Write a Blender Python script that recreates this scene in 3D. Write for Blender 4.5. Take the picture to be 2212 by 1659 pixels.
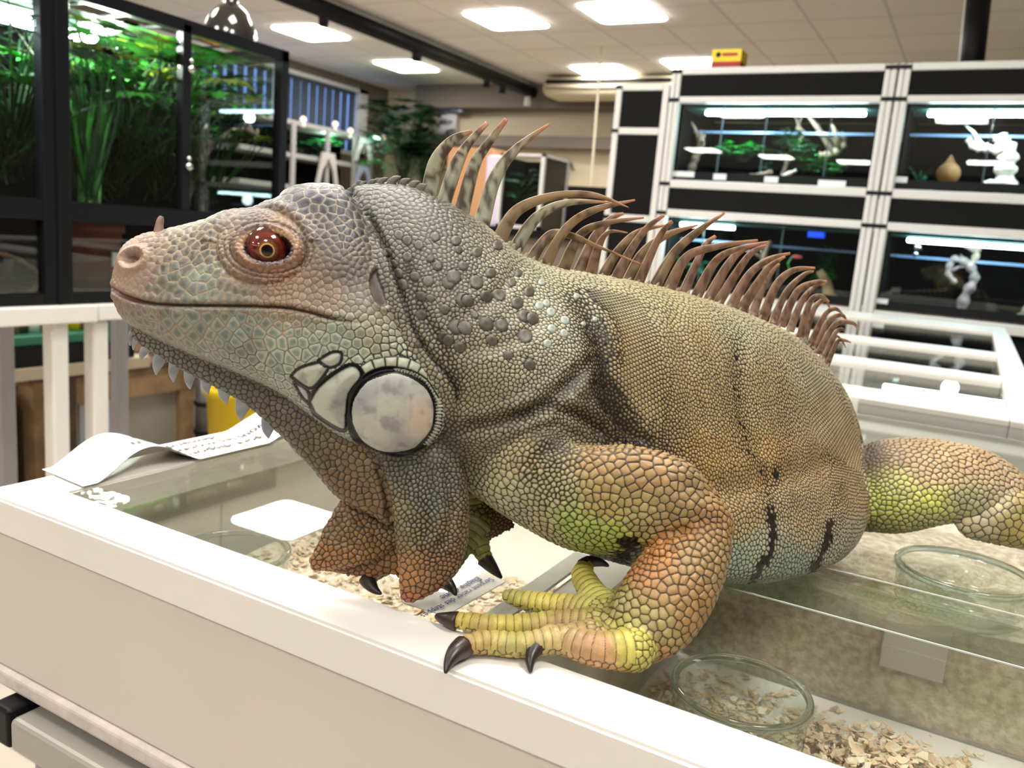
import bpy, bmesh, math, random
import numpy as np
from mathutils import Vector, Matrix, Quaternion
from mathutils.bvhtree import BVHTree
from mathutils.kdtree import KDTree
from mathutils.geometry import delaunay_2d_cdt
for o in list(bpy.data.objects): bpy.data.objects.remove(o, do_unlink=True)
S = bpy.context.scene
COL = S.collection
# ------------------------------------------------------------------ camera, light, exposure
F, CX, CY, CAMH = 1790.0, 1106.0, 829.5, 0.19
YAW, PITCH, ROLL = math.radians(28.5), math.radians(10.3), math.radians(4.7)
fw = np.array([-math.sin(YAW)*math.cos(PITCH), math.cos(YAW)*math.cos(PITCH), -math.sin(PITCH)])
rt0 = np.array([math.cos(YAW), math.sin(YAW), 0.0]); up0 = np.cross(rt0, fw)
rt = rt0*math.cos(ROLL)+up0*math.sin(ROLL); up = -rt0*math.sin(ROLL)+up0*math.cos(ROLL)
CAM = np.array([0.0, 0.0, CAMH])
cd = bpy.data.cameras.new('camera'); cam = bpy.data.objects.new('camera', cd); COL.objects.link(cam)
cam.matrix_world = Matrix(((rt[0], up[0], -fw[0], 0), (rt[1], up[1], -fw[1], 0), (rt[2], up[2], -fw[2], CAMH), (0, 0, 0, 1)))
cd.sensor_width = 36.0; cd.lens = 36.0*F/2212.0; cd.clip_start = 0.02; cd.clip_end = 60
cd.dof.use_dof = True; cd.dof.focus_distance = 0.415; cd.dof.aperture_fstop = 15.0
S.camera = cam
S.view_settings.view_transform = 'Standard'; S.view_settings.look = 'None'
S.view_settings.exposure = 0.44; S.view_settings.gamma = 1.0; S.view_settings.use_curve_mapping = False
S.cycles.max_bounces = 8; S.cycles.transparent_max_bounces = 24; S.cycles.diffuse_bounces = 3
S.cycles.glossy_bounces = 4; S.cycles.transmission_bounces = 6
S.cycles.caustics_reflective = False; S.cycles.caustics_refractive = False
S.cycles.sample_clamp_indirect = 4.0; S.cycles.use_adaptive_sampling = True; S.cycles.adaptive_threshold = 0.02
w = bpy.data.worlds.new('world'); S.world = w; w.use_nodes = True
w.node_tree.nodes['Background'].inputs[0].default_value = (0.55, 0.62, 0.75, 1)
w.node_tree.nodes['Background'].inputs[1].default_value = 0.25
PANEL_EMIT = 26.0
PANEL_COL = (1.0, 0.955, 0.90)
def ray(x, y): return fw+rt*(x-CX)/F-up*(y-CY)/F
def P(x, y, d): return CAM+ray(x, y)*d
def PZ(x, y, z):
    r = ray(x, y); return CAM+r*(z-CAMH)/r[2]
def PX(x, y, X):
    r = ray(x, y); return CAM+r*X/r[0]
def PY(x, y, Y):
    r = ray(x, y); return CAM+r*Y/r[1]
rnd = random.Random(7)
# ------------------------------------------------------------------ materials
def mat(name, col=(.8, .8, .8), rough=.5, metal=0.0, var=0.0, scale=20.0, bump=0.0, bscale=None, emit=None, estr=0, spec=.5, trans=0, ior=1.45, col2=None, sss=0, coat=0):
    m = bpy.data.materials.new(name); m.use_nodes = True
    nt = m.node_tree; b = nt.nodes['Principled BSDF']
    b.inputs['Base Color'].default_value = (*col, 1); b.inputs['Roughness'].default_value = rough
    b.inputs['Metallic'].default_value = metal; b.inputs['Specular IOR Level'].default_value = spec
    b.inputs['Transmission Weight'].default_value = trans; b.inputs['IOR'].default_value = ior
    b.inputs['Coat Weight'].default_value = coat
    if sss:
        b.inputs['Subsurface Weight'].default_value = sss; b.inputs['Subsurface Radius'].default_value = (.004, .002, .001); b.inputs['Subsurface Scale'].default_value = 1
    if emit:
        b.inputs['Emission Color'].default_value = (*emit, 1); b.inputs['Emission Strength'].default_value = estr
    if var or bump or col2:
        tc = nt.nodes.new('ShaderNodeTexCoord'); n = nt.nodes.new('ShaderNodeTexNoise'); n.inputs['Scale'].default_value = scale; n.inputs['Detail'].default_value = 6
        nt.links.new(tc.outputs['Object'], n.inputs['Vector'])
        r = nt.nodes.new('ShaderNodeValToRGB'); r.color_ramp.elements[0].position = .38; r.color_ramp.elements[1].position = .62
        c2 = col2 or tuple(min(1, c*(1+var)) for c in col); c1 = col if col2 else tuple(c*(1-var) for c in col)
        r.color_ramp.elements[0].color = (*c1, 1); r.color_ramp.elements[1].color = (*c2, 1)
        nt.links.new(n.outputs['Fac'], r.inputs['Fac']); nt.links.new(r.outputs['Color'], b.inputs['Base Color'])
        if bump:
            n2 = nt.nodes.new('ShaderNodeTexNoise'); n2.inputs['Scale'].default_value = bscale or scale*3; n2.inputs['Detail'].default_value = 4
            nt.links.new(tc.outputs['Object'], n2.inputs['Vector'])
            bu = nt.nodes.new('ShaderNodeBump'); bu.inputs['Strength'].default_value = bump; bu.inputs['Distance'].default_value = .002
            nt.links.new(n2.outputs['Fac'], bu.inputs['Height']); nt.links.new(bu.outputs['Normal'], b.inputs['Normal'])
    return m
def glassmat(name, tint=(.93, .96, .94), f0=.045, rough=0.0, boost=1.0):
    m = bpy.data.materials.new(name); m.use_nodes = True; nt = m.node_tree; nt.nodes.clear()
    out = nt.nodes.new('ShaderNodeOutputMaterial'); mx = nt.nodes.new('ShaderNodeMixShader')
    tr = nt.nodes.new('ShaderNodeBsdfTransparent'); tr.inputs[0].default_value = (*tint, 1)
    gl = nt.nodes.new('ShaderNodeBsdfGlossy'); gl.inputs['Roughness'].default_value = rough
    lw = nt.nodes.new('ShaderNodeLayerWeight'); lw.inputs[0].default_value = .5
    pw = nt.nodes.new('ShaderNodeMath'); pw.operation = 'POWER'; pw.inputs[1].default_value = 5
    ma = nt.nodes.new('ShaderNodeMath'); ma.operation = 'MULTIPLY_ADD'; ma.inputs[1].default_value = (1-f0)*boost; ma.inputs[2].default_value = f0
    nt.links.new(lw.outputs['Facing'], pw.inputs[0]); nt.links.new(pw.outputs[0], ma.inputs[0]); nt.links.new(ma.outputs[0], mx.inputs[0])
    nt.links.new(tr.outputs[0], mx.inputs[1]); nt.links.new(gl.outputs[0], mx.inputs[2]); nt.links.new(mx.outputs[0], out.inputs[0])
    return m
M = {}
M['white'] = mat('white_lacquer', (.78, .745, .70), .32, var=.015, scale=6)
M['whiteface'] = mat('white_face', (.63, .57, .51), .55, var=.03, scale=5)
M['alu'] = mat('white_aluminium', (.70, .69, .67), .4)
M['greyrail'] = mat('grey_rail', (.36, .34, .30), .35, metal=.3)
M['black'] = mat('black_metal', (.006, .006, .007), .45, spec=.2)
M['blackboard'] = mat('black_board', (.008, .008, .008), .8, spec=.15)
M['matblack'] = mat('matt_black', (.005, .005, .005), .9, spec=.1)
M['glass'] = glassmat('pane_glass')
M['topglass'] = glassmat('top_glass', (.97, .975, .96), .06)
M['jarglass'] = glassmat('jar_glass', (.93, .97, .95), .07, .03)
M['ceiling'] = None
M['paper'] = mat('paper', (.82, .80, .76), .8)
M['ink'] = mat('ink', (.02, .02, .025), .8)
M['blueink'] = mat('blue_ink', (.03, .05, .25), .8)
M['panel'] = mat('lamp_panel', (1, 1, 1), .5, emit=PANEL_COL, estr=PANEL_EMIT)
M['led'] = mat('led_strip', (1, 1, 1), .5, emit=(.62, .9, 1.0), estr=24)
M['wood'] = mat('pine_wood', (.30, .19, .10), .6, var=.25, scale=9)
M['wooddark'] = mat('dark_wood', (.09, .05, .03), .5, var=.3, scale=9)
M['driftwood'] = mat('driftwood', (.28, .21, .16), .8, var=.4, scale=25, bump=.6)
M['palewood'] = mat('bleached_wood', (.72, .67, .62), .7, var=.2, scale=30, bump=.6)
M['leaf'] = mat('leaf_green', (.05, .30, .04), .38, var=.5, scale=12)
M['leafdark'] = mat('leaf_dark', (.012, .055, .016), .45, var=.5, scale=10)
M['leafyellow'] = mat('leaf_yellow', (.22, .30, .02), .45, var=.4, scale=10)
M['leafteal'] = mat('leaf_teal', (.05, .20, .12), .5, var=.4, scale=20)
M['bark'] = mat('bark_soil', (.10, .055, .035), .9, var=.6, scale=60, bump=.8)
M['shelfgrey'] = mat('shelf_grey', (.30, .29, .28), .5)
M['terracotta'] = mat('terracotta', (.16, .035, .02), .6)
M['wall'] = mat('wall_paint', (.60, .52, .36), .8, var=.04, scale=2)
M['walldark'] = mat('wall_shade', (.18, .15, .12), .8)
M['floor'] = mat('floor_tile', (.33, .28, .22), .35, var=.12, scale=3)
M['yellow'] = mat('yellow_plastic', (.85, .60, .01), .4)
M['red'] = mat('red_card', (.35, .03, .02), .6)
M['green'] = mat('green_plastic', (.02, .14, .08), .4)
M['chrome'] = mat('chrome', (.6, .6, .6), .12, metal=1)
# ------------------------------------------------------------------ helpers
def tag(o, label=None, cat=None, group=None, kind=None):
    if label: o['label'] = label
    if cat: o['category'] = cat
    if group: o['group'] = group
    if kind: o['kind'] = kind
    return o
def link(name, me, m=None, parent=None, smooth=False):
    o = bpy.data.objects.new(name, me); COL.objects.link(o)
    if m is not None:
        for mm in (m if isinstance(m, (list, tuple)) else [m]): me.materials.append(mm)
    if parent is not None: o.parent = parent
    if smooth: me.polygons.foreach_set('use_smooth', [True]*len(me.polygons))
    return o
def empty(name, loc=(0, 0, 0)):
    o = bpy.data.objects.new(name, None); COL.objects.link(o); o.location = loc; o.empty_display_size = .05
    return o
class MB:
    """collects shapes (world coordinates) into one mesh; parts are stored relative to their parent's location"""
    def __init__(s): s.v = []; s.f = []; s.mi = []
    def add(s, vs, fs, mi=0):
        n = len(s.v); s.v += [tuple(map(float, v)) for v in vs]; s.f += [tuple(i+n for i in f) for f in fs]; s.mi += [mi]*len(fs); return s
    def box(s, x0, x1, y0, y1, z0, z1, mi=0, bev=0.0):
        if x1 < x0: x0, x1 = x1, x0
        if y1 < y0: y0, y1 = y1, y0
        if z1 < z0: z0, z1 = z1, z0
        if bev:
            b = min(bev, (x1-x0)/2.1, (y1-y0)/2.1, (z1-z0)/2.1)
            bm = bmesh.new(); bmesh.ops.create_cube(bm, size=1)
            for v in bm.verts: v.co = Vector(((x0+x1)/2+v.co.x*(x1-x0), (y0+y1)/2+v.co.y*(y1-y0), (z0+z1)/2+v.co.z*(z1-z0)))
            bmesh.ops.bevel(bm, geom=bm.edges[:]+bm.verts[:], offset=b, segments=3, profile=.5, affect='EDGES')
            bm.verts.index_update()
            s.add([v.co for v in bm.verts], [[v.index for v in f.verts] for f in bm.faces], mi); bm.free(); return s
        vs = [(x, y, z) for z in (z0, z1) for y in (y0, y1) for x in (x0, x1)]
        return s.add(vs, [(0, 2, 3, 1), (4, 5, 7, 6), (0, 1, 5, 4), (2, 6, 7, 3), (0, 4, 6, 2), (1, 3, 7, 5)], mi)
    def tube(s, pts, rad, seg=10, mi=0, flat=None, cap=True):
        pts = [np.array(p, float) for p in pts]; n = len(pts)
        if not hasattr(rad, '__len__'): rad = [rad]*n
        vs = []; fs = []; nrm = None
        for i in range(n):
            t = pts[min(i+1, n-1)]-pts[max(i-1, 0)]; t = t/(np.linalg.norm(t)+1e-12)
            if nrm is None:
                a = np.array([0, 0, 1.]) if abs(t[2]) < .9 else np.array([1., 0, 0]); nrm = np.cross(t, a)
            nrm = nrm-t*(nrm@t); nrm /= np.linalg.norm(nrm)+1e-12; bn = np.cross(t, nrm)
            for k in range(seg):
                a = 2*math.pi*k/seg
                vs.append(pts[i]+rad[i]*(nrm*math.cos(a)+bn*math.sin(a)*(flat or 1)))
        for i in range(n-1):
            for k in range(seg):
                a = i*seg+k; b = i*seg+(k+1) % seg; fs.append((a, b, b+seg, a+seg))
        if cap: fs.append(tuple(range(seg))[::-1]); fs.append(tuple(range((n-1)*seg, n*seg)))
        return s.add(vs, fs, mi)
    def lathe(s, c, prof, seg=48, mi=0, axis=None):
        """prof: list of (r,z)"""
        vs = []; fs = []; n = len(prof); c = np.array(c, float)
        R = np.eye(3)
        if axis is not None:
            q = Vector((0, 0, 1)).rotation_difference(Vector(axis)); R = np.array(q.to_matrix())
        for r, z in prof:
            for k in range(seg):
                a = 2*math.pi*k/seg; vs.append(c+R@np.array([r*math.cos(a), r*math.sin(a), z]))
        for i in range(n-1):
            for k in range(seg):
                a = i*seg+k; b = i*seg+(k+1) % seg; fs.append((a, b, b+seg, a+seg))
        return s.add(vs, fs, mi)
    def sphere(s, c, r, seg=16, mi=0, sc=(1, 1, 1)):
        n = seg//2; prof = [(math.sin(math.pi*i/n)*r, -math.cos(math.pi*i/n)*r) for i in range(n+1)]
        k = len(s.v); s.lathe((0, 0, 0), prof, seg, mi)
        for i in range(k, len(s.v)):
            v = s.v[i]; s.v[i] = (c[0]+v[0]*sc[0], c[1]+v[1]*sc[1], c[2]+v[2]*sc[2])
        return s
    def quad(s, a, b, c, d, mi=0): return s.add([a, b, c, d], [(0, 1, 2, 3)], mi)
    def build(s, name, m, parent=None, smooth=False, loc=None):
        off = np.zeros(3)
        if parent is not None:
            p = parent
            while p is not None: off += np.array(p.location); p = p.parent
        elif loc is not None: off = np.array(loc, float)
        me = bpy.data.meshes.new(name); me.from_pydata([tuple(np.array(v)-off) for v in s.v], [], s.f)
        me.update()
        o = link(name, me, m, parent, smooth)
        if len(set(s.mi)) > 1: me.polygons.foreach_set('material_index', s.mi)
        if parent is None and loc is not None: o.location = loc
        return o
def catmull(pts, n, closed=False):
    p = np.array(pts, float); N = len(p); out = []
    segs = N if closed else N-1
    for i in range(segs):
        if closed: a, b, c, d = p[(i-1) % N], p[i], p[(i+1) % N], p[(i+2) % N]
        else: a, b, c, d = p[max(i-1, 0)], p[i], p[i+1], p[min(i+2, N-1)]
        for k in range(n):
            t = k/n; out.append(.5*((2*b)+(-a+c)*t+(2*a-5*b+4*c-d)*t*t+(-a+3*b-3*c+d)*t**3))
    if not closed: out.append(p[-1])
    return np.array(out)
def text_mesh(txt, size, font_mat, name, parent, origin, xdir, ydir, shear=0.0, lift=.0003, bend=None):
    cu = bpy.data.curves.new(name, 'FONT'); cu.body = txt; cu.size = size; cu.shear = shear; cu.resolution_u = 3; cu.offset = size*.006
    to = bpy.data.objects.new(name, cu); COL.objects.link(to)
    dg = bpy.context.evaluated_depsgraph_get(); me = bpy.data.meshes.new_from_object(to.evaluated_get(dg))
    COL.objects.unlink(to); bpy.data.objects.remove(to)
    X = np.array(xdir, float); Y = np.array(ydir, float); Z = np.cross(X, Y); O = np.array(origin, float)
    off = np.zeros(3); p = parent
    while p is not None: off += np.array(p.location); p = p.parent
    for v in me.vertices:
        q = O+X*v.co.x+Y*v.co.y+Z*lift
        if bend: q = bend(q)
        v.co = Vector(q-off)
    me.materials.clear()
    return link(name, me, font_mat, parent)
# ------------------------------------------------------------------ room shell
RX0, RX1, RY0, RY1, RZ0, RZ1 = -7.7, 3.6, -12.0, 9.8, -0.95, 2.04
def struct(name, mb, m, label=None):
    o = mb.build(name, m); o['kind'] = 'structure'
    if label: o['label'] = label
    return o
def tilemat(name, base, line, size, lw):
    m = bpy.data.materials.new(name); m.use_nodes = True; nt = m.node_tree; b = nt.nodes['Principled BSDF']; b.inputs['Roughness'].default_value = .85
    tc = nt.nodes.new('ShaderNodeTexCoord'); br = nt.nodes.new('ShaderNodeTexBrick'); br.offset = 0
    br.inputs['Color1'].default_value = (*base, 1); br.inputs['Color2'].default_value = (*[c*.93 for c in base], 1); br.inputs['Mortar'].default_value = (*line, 1)
    br.inputs['Scale'].default_value = 1; br.inputs['Mortar Size'].default_value = lw; br.inputs['Brick Width'].default_value = size; br.inputs['Row Height'].default_value = size
    mp = nt.nodes.new('ShaderNodeMapping'); mp.inputs['Location'].default_value = (.3, .0, 0)
    nt.links.new(tc.outputs['Object'], mp.inputs[0]); nt.links.new(mp.outputs[0], br.inputs[0]); nt.links.new(br.outputs[0], b.inputs['Base Color'])
    return m
struct('floor', MB().box(RX0, RX1, RY0, RY1, RZ0-.1, RZ0), tilemat('floor_tiles', (.50, .45, .38), (.3, .26, .22), .45, .006), 'beige tiled shop floor')
struct('ceiling', MB().box(RX0, RX1, RY0, RY1, RZ1, RZ1+.1), tilemat('ceiling_tiles', (.84, .80, .75), (.62, .59, .55), .6, .012), 'white suspended tile ceiling')
struct('wall_back', MB().box(RX0, RX1, RY1, RY1+.1, RZ0, RZ1), M['wall'], 'cream painted back wall')
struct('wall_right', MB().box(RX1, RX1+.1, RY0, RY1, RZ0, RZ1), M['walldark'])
struct('wall_front', MB().box(RX0, RX1, RY0-.1, RY0, RZ0, RZ1), mat('dark_back', (.07, .065, .06), .9))
wy0, wy1, wz0, wz1 = 5.6, 9.32, 1.05, 1.93
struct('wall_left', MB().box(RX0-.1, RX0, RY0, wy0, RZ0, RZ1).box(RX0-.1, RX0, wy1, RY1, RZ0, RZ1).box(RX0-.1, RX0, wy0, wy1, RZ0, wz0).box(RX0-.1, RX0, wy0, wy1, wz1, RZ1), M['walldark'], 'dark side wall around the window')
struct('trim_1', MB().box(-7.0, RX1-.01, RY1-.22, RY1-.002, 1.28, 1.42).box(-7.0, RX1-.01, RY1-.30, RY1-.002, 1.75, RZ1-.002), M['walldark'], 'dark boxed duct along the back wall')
wn = empty('window_1', (RX0, 7.5, 1.5)); wn['kind'] = 'structure'
fr = MB(); t = .14
fr.box(RX0-.08, RX0+.04, wy0, wy0+t, wz0, wz1).box(RX0-.08, RX0+.04, wy1-t*1.3, wy1, wz0, wz1).box(RX0-.08, RX0+.04, wy0, wy1, wz1-.05, wz1).box(RX0-.08, RX0+.04, wy0, wy1, wz0, wz0+.05)
fr.box(RX0-.08, RX0+.04, 7.60, 7.76, wz0, wz1)
fr.build('window_frame', M['alu'], wn)
M['sky'] = mat('dusk_sky', (.0, .0, .0), 1, emit=(.25, .42, .95), estr=.9)
MB().box(RX0-.34, RX0-.33, wy0-.3, wy1+.3, wz0-.3, wz1+.3).build('evening_sky', M['sky'], wn)
M['blind'] = mat('blind_fabric', (.05, .07, .10), .8)
bl = empty('vertical_blind', (RX0-.05, 7.5, wz1)); tag(bl, 'vertical slat blind hanging in the far window', 'blind')
hr = MB().box(RX0-.06, RX0-.03, wy0+.1, wy1-.1, wz1-.09, wz1-.05).build('headrail', M['blind'], bl)
k = 0; y = wy0+.18
while y < wy1-.2:
    a = .9 if 7.9 < y < 8.9 else .35
    h = .058 if not (8.1 < y < 8.9) else .05
    MB().add([(RX0-.045-h*math.cos(a)*.6, y-h*math.sin(a)*1.2, wz0+.06), (RX0-.045+h*math.cos(a)*.6, y+h*math.sin(a)*1.2, wz0+.06), (RX0-.045+h*math.cos(a)*.6+.002, y+h*math.sin(a)*1.2, wz1-.07), (RX0-.045-h*math.cos(a)*.6+.002, y-h*math.sin(a)*1.2, wz1-.07)], [(0, 1, 2, 3)]).build('slat', M['blind'], bl)
    y += .15
# ceiling lamps ------------------------------------------------------
def lamp_panel(x, y, label, grp='ceiling light panels', sz=.585, mtl=None):
    r = empty('ceiling_light', (x, y, RZ1)); tag(r, label, 'ceiling light', grp)
    h = sz/2; n = 8; rr = .07
    pts = []
    for cx, cy, a0 in ((h-rr, h-rr, 0), (-h+rr, h-rr, 90), (-h+rr, -h+rr, 180), (h-rr, -h+rr, 270)):
        for i in range(n+1):
            a = math.radians(a0+90*i/n); pts.append((x+cx+rr*math.cos(a), y+cy+rr*math.sin(a)))
    m = MB(); N = len(pts)
    m.add([(a, b, RZ1-.016) for a, b in pts]+[(a, b, RZ1-.001) for a, b in pts], [tuple(range(N))[::-1]]+[(i, (i+1) % N, N+(i+1) % N, N+i) for i in range(N)])
    m.build('diffuser', mtl or M['panel'], r)
    f = MB().box(x-h-.012, x+h+.012, y-h-.012, y+h+.012, RZ1-.006, RZ1-.0005).build('frame', M['alu'], r)
L = [(-6.33, 6.75, 'square ceiling light panel left of the black beam, nearer of the two there'), (-6.31, 8.35, 'small square ceiling light panel left of the beam above the window wall'),
     (-3.98, 6.68, 'square ceiling light panel right of the black beam, in the middle row'), (-3.98, 8.85, 'square ceiling light panel above the air unit'),
     (-2.87, 6.65, 'largest visible square ceiling light panel at the top of the picture'), (-2.87, 8.67, 'ceiling light panel partly hidden by the rack and the yellow box')]
for x, y, l in L: lamp_panel(x, y, l)
for i, (x, y) in enumerate([(-4.2, 4.4), (-6.33, 4.4), (-2.87, 4.4), (-4.0, 2.1), (-1.9, 2.0), (-1.6, .35), (.9, .1), (-.45, .95), (-3.4, 0), (-1.2, -1.6), (.9, -1.8), (-3.2, -4.46), (-.5, -4.8), (-4.95, -8.7), (-3.75, -9.5), (-2.4, -10), (-.2, -9.5)]):  # the panel right above the tank is added to brighten its inside
    lamp_panel(x, y, 'square ceiling light panel outside the picture, some seen in reflections, one added for brightness', 'ceiling light panels out of view')
# black lighting beam and its spots
bm = empty('lighting_track', (-4.47, 6.2, 1.95)); tag(bm, 'long black beam running along the ceiling', 'beam')
b0 = PZ(600, -20, 1.93); b1 = PZ(1163, 205, 1.93)
MB().tube([b0, b1], [.075, .075], 12).build('beam', M['black'], bm, True)
for t, s in ((.12, .05), (.42, .06), (.72, .05), (.8, .05)):
    p = b0+(b1-b0)*t; MB().tube([p-[0, 0, .03], p-[0, 0, .14]], [s, s*.8], 10).build('fitting', M['black'], bm, True)
p = b1+(b0-b1)*.06-[0, 0, .12]; MB().tube([p+[0, 0, .12], p-[0, 0, .06]], [.03, .045], 10).build('beam_hanger', M['alu'], bm, True)
bm2 = empty('black_beam', PY(2110, 60, 5.0)); tag(bm2, 'black vertical post at the ceiling above the right rack', 'post')
q = PY(2110, 130, 4.6); q0 = PY(2120, -60, 4.6); MB().tube([q-[0, 0, .3], q0+[0, 0, .02]], [.055, .055], 10).build('post', M['black'], bm2, True)
q = PY(2085, 130, 4.6); q0 = PY(2094, -60, 4.6); MB().tube([q-[0, 0, .3], q0+[0, 0, .02]], [.01, .01], 8).build('cable', M['alu'], bm2, True)
q = PZ(1299, 100, RZ1-.001); YC = q[1]; cn = empty('hanging_cord', q); tag(cn, 'thin pale cord hanging from the ceiling in front of the cream wall', 'cord')
MB().tube([q, PY(1291, 210, YC), PY(1275, 420, YC), PY(1268, 520, YC)], [.012]*4, 6).build('cord', mat('cord', (.60, .54, .40), .6), cn)
# air unit on the back ceiling
ac = empty('air_unit', PY(1290, 185, 8.9)); tag(ac, 'long curved cream air unit under the ceiling beside the rack', 'air conditioner')
a0 = PY(1190, 170, 9.2); a1 = PY(1345, 215, 9.2)
ax0, ax1, az0, az1 = a0[0], a0[0]+1.7, a1[2], a0[2]-.02
MB().box(ax0, ax1, 8.95, 9.4, az0, az1, 0, .09).build('housing', M['wall'], ac, True)
MB().box(ax0+.08, ax1-.1, 8.93, 8.96, az0+(az1-az0)*.62, az0+(az1-az0)*.8).build('outlet_slot', M['black'], ac)
MB().box(ax0+.08, ax1-.1, 8.92, 8.955, az0+(az1-az0)*.36, az0+(az1-az0)*.42).build('lower_slot', M['walldark'], ac)
# ------------------------------------------------------------------ foreground display table
TX0, TX1, TY0, TY1 = -.537, .16, .285, 3.45
IX0 = -.497; IY0 = .320; IX1 = .066
tb = empty('display_tank', (0, .3, -.95)); tag(tb, 'white framed glass topped tank table the iguana stands on', 'display tank')
def prism(mb, poly, z0, z1, bev=.0012):
    bmx = bmesh.new(); vs = [bmx.verts.new((x, y, z0)) for x, y in poly]; f = bmx.faces.new(vs)
    r = bmesh.ops.extrude_face_region(bmx, geom=[f]); 
    for v in r['geom']:
        if isinstance(v, bmesh.types.BMVert): v.co.z = z1
    bmesh.ops.recalc_face_normals(bmx, faces=bmx.faces[:])
    bmesh.ops.bevel(bmx, geom=bmx.edges[:], offset=bev, segments=2, affect='EDGES')
    bmx.verts.index_update(); mb.add([v.co for v in bmx.verts], [[v.index for v in f.verts] for f in bmx.faces]); bmx.free(); return mb
prism(MB(), [(TX0, TY0), (.6, TY0), (.6, IY0), (IX0, IY0)], -.024, 0, .0016).build('front_rail', M['white'], tb, False)
prism(MB(), [(TX0, TY0+.0004), (IX0, IY0+.0004), (IX0, 1.26), (TX0, 1.26)], -.024, -.0002, .0016).build('side_rail', M['white'], tb, False)
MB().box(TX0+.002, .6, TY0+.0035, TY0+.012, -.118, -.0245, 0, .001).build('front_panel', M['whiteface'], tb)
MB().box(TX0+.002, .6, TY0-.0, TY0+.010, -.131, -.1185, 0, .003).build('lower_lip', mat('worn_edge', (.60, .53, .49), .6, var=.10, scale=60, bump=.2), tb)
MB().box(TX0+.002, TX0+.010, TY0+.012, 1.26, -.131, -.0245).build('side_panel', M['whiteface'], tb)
MB().box(-.49, .6, TY0-.012, TY0+.02, -.160, -.137, 0, .004).build('grey_rail', M['greyrail'], tb)
MB().box(-.51, -.4905, TY0-.012, TY0+.02, -.160, -.133, 0, .003).build('rail_end_cap', M['black'], tb)
MB().box(-.50, .6, TY0+.01, TY0+.03, -.5, -.165).build('lower_panel', mat('lower_front', (.38, .34, .29), .5), tb)
MB().box(-.488, -.478, TY0+.004, TY0+.0105, -.5, -.165).build('blue_strip', mat('bluish', (.25, .27, .34), .5), tb)
MB().box(TX0+.02, .58, TY0+.03, 1.26, -.95, -.135).build('base_cabinet', mat('cabinet', (.3, .27, .24), .6), tb)
FZ = -.115
M['tankfloor'] = mat('tank_floor', (.80, .78, .72), .5, var=.05, scale=4)
M['tankwall'] = mat('tank_wall', (.70, .70, .64), .5, var=.05, scale=3)
MB().box(IX0-.03, .58, IY0-.02, 1.27, FZ-.01, FZ).build('tank_floor', M['tankfloor'], tb)
MB().box(IX0-.03, IX0-.02, IY0-.02, 1.27, FZ, -.0245).box(IX0-.02, .58, 1.26, 1.27, FZ, -.025).build('inner_wall', M['tankwall'], tb)
MB().box(IX0-.02, .58, IY0-.019, IY0-.012, FZ, -.0245).build('inner_front_wall', M['tankwall'], tb)
MB().box(IX0+.0005, .59, IY0+.0005, 1.255, -.005, -.0005).build('glass_top', M['topglass'], tb)
# sliding pane edge lines on the glass
M['edge'] = mat('glass_edge', (.75, .80, .74), .25, emit=None)
for ya in (.462, .535):
    MB().box(-.16 if ya > .5 else -.10, .58, ya, ya+.0009, -.0016, -.0008).build('pane_edge', M['edge'], tb)
MB().box(-.16, .58, .53, .5302+.016, -.030, -.012).build('slide_channel', glassmat('channel_plastic', (.80, .84, .78), .12, .1), tb)
# partitions
dv = MB().box(IX0, .58, .588, .592, FZ, -.03).build('partition', glassmat('partition_glass', (.975, .98, .965), .05, .02), tb)
MB().box(-.186, -.160, IY0, .588, FZ, -.012).build('cross_partition', mat('frosted_divider', (.72, .70, .64), .5, var=.1, scale=30), tb)
MB().box(-.199, -.187, .336, .47, -.0105, -.0085).build('divider_edge', mat('divider_edge', (.62, .61, .56), .5, var=.1, scale=40), tb)
# substrate
def substrate(name, x0, x1, y0, y1, zb, hfun, label, m, n=(60, 40)):
    vs = []; fs = []
    for j in range(n[1]+1):
        for i in range(n[0]+1):
            x = x0+(x1-x0)*i/n[0]; y = y0+(y1-y0)*j/n[1]; vs.append((x, y, zb+max(.0005, hfun(x, y))))
    for j in range(n[1]):
        for i in range(n[0]): a = j*(n[0]+1)+i; fs.append((a, a+1, a+n[0]+2, a+n[0]+1))
    # skirt
    base = len(vs); W = n[0]+1
    rim = [i for i in range(W)]+[j*W+n[0] for j in range(1, n[1]+1)]+[n[1]*W+i for i in range(n[0]-1, -1, -1)]+[j*W for j in range(n[1]-1, 0, -1)]
    for r in rim: vs.append((vs[r][0], vs[r][1], zb))
    R = len(rim)
    for i in range(R): fs.append((rim[i], rim[(i+1) % R], base+(i+1) % R, base+i))
    o = MB().add(vs, fs).build(name, m); tag(o, label, 'substrate', kind='stuff'); return o
from mathutils import noise as mnoise
def nz(x, y, s, o=0): return mnoise.noise(Vector((x*s+o, y*s, o*3.1)))
M['sub'] = mat('packed_shavings', (.60, .50, .38), .9, var=0, scale=150, bump=.7, bscale=300, col2=(.90, .82, .68))
M['chip'] = mat('wood_chip', (.72, .55, .36), .7, var=.18, scale=80)
M['chip2'] = mat('wood_chip_pale', (.80, .70, .52), .7, var=.1, scale=80)
substrate('deep_shavings', -.155, .57, .593, .95, FZ+.0003, lambda x, y: .074+.006*nz(x, y, 25), 'deep bed of wood shavings behind the clear partition', M['sub'])
substrate('side_shavings', -.49, -.188, .325, .585, FZ+.0003, lambda x, y: max(0, .018+.012*nz(x, y, 9)+.02*min(1, max(0, (x+.36)*6))), 'layer of wood shavings around the left glass jar', M['sub'])
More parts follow.
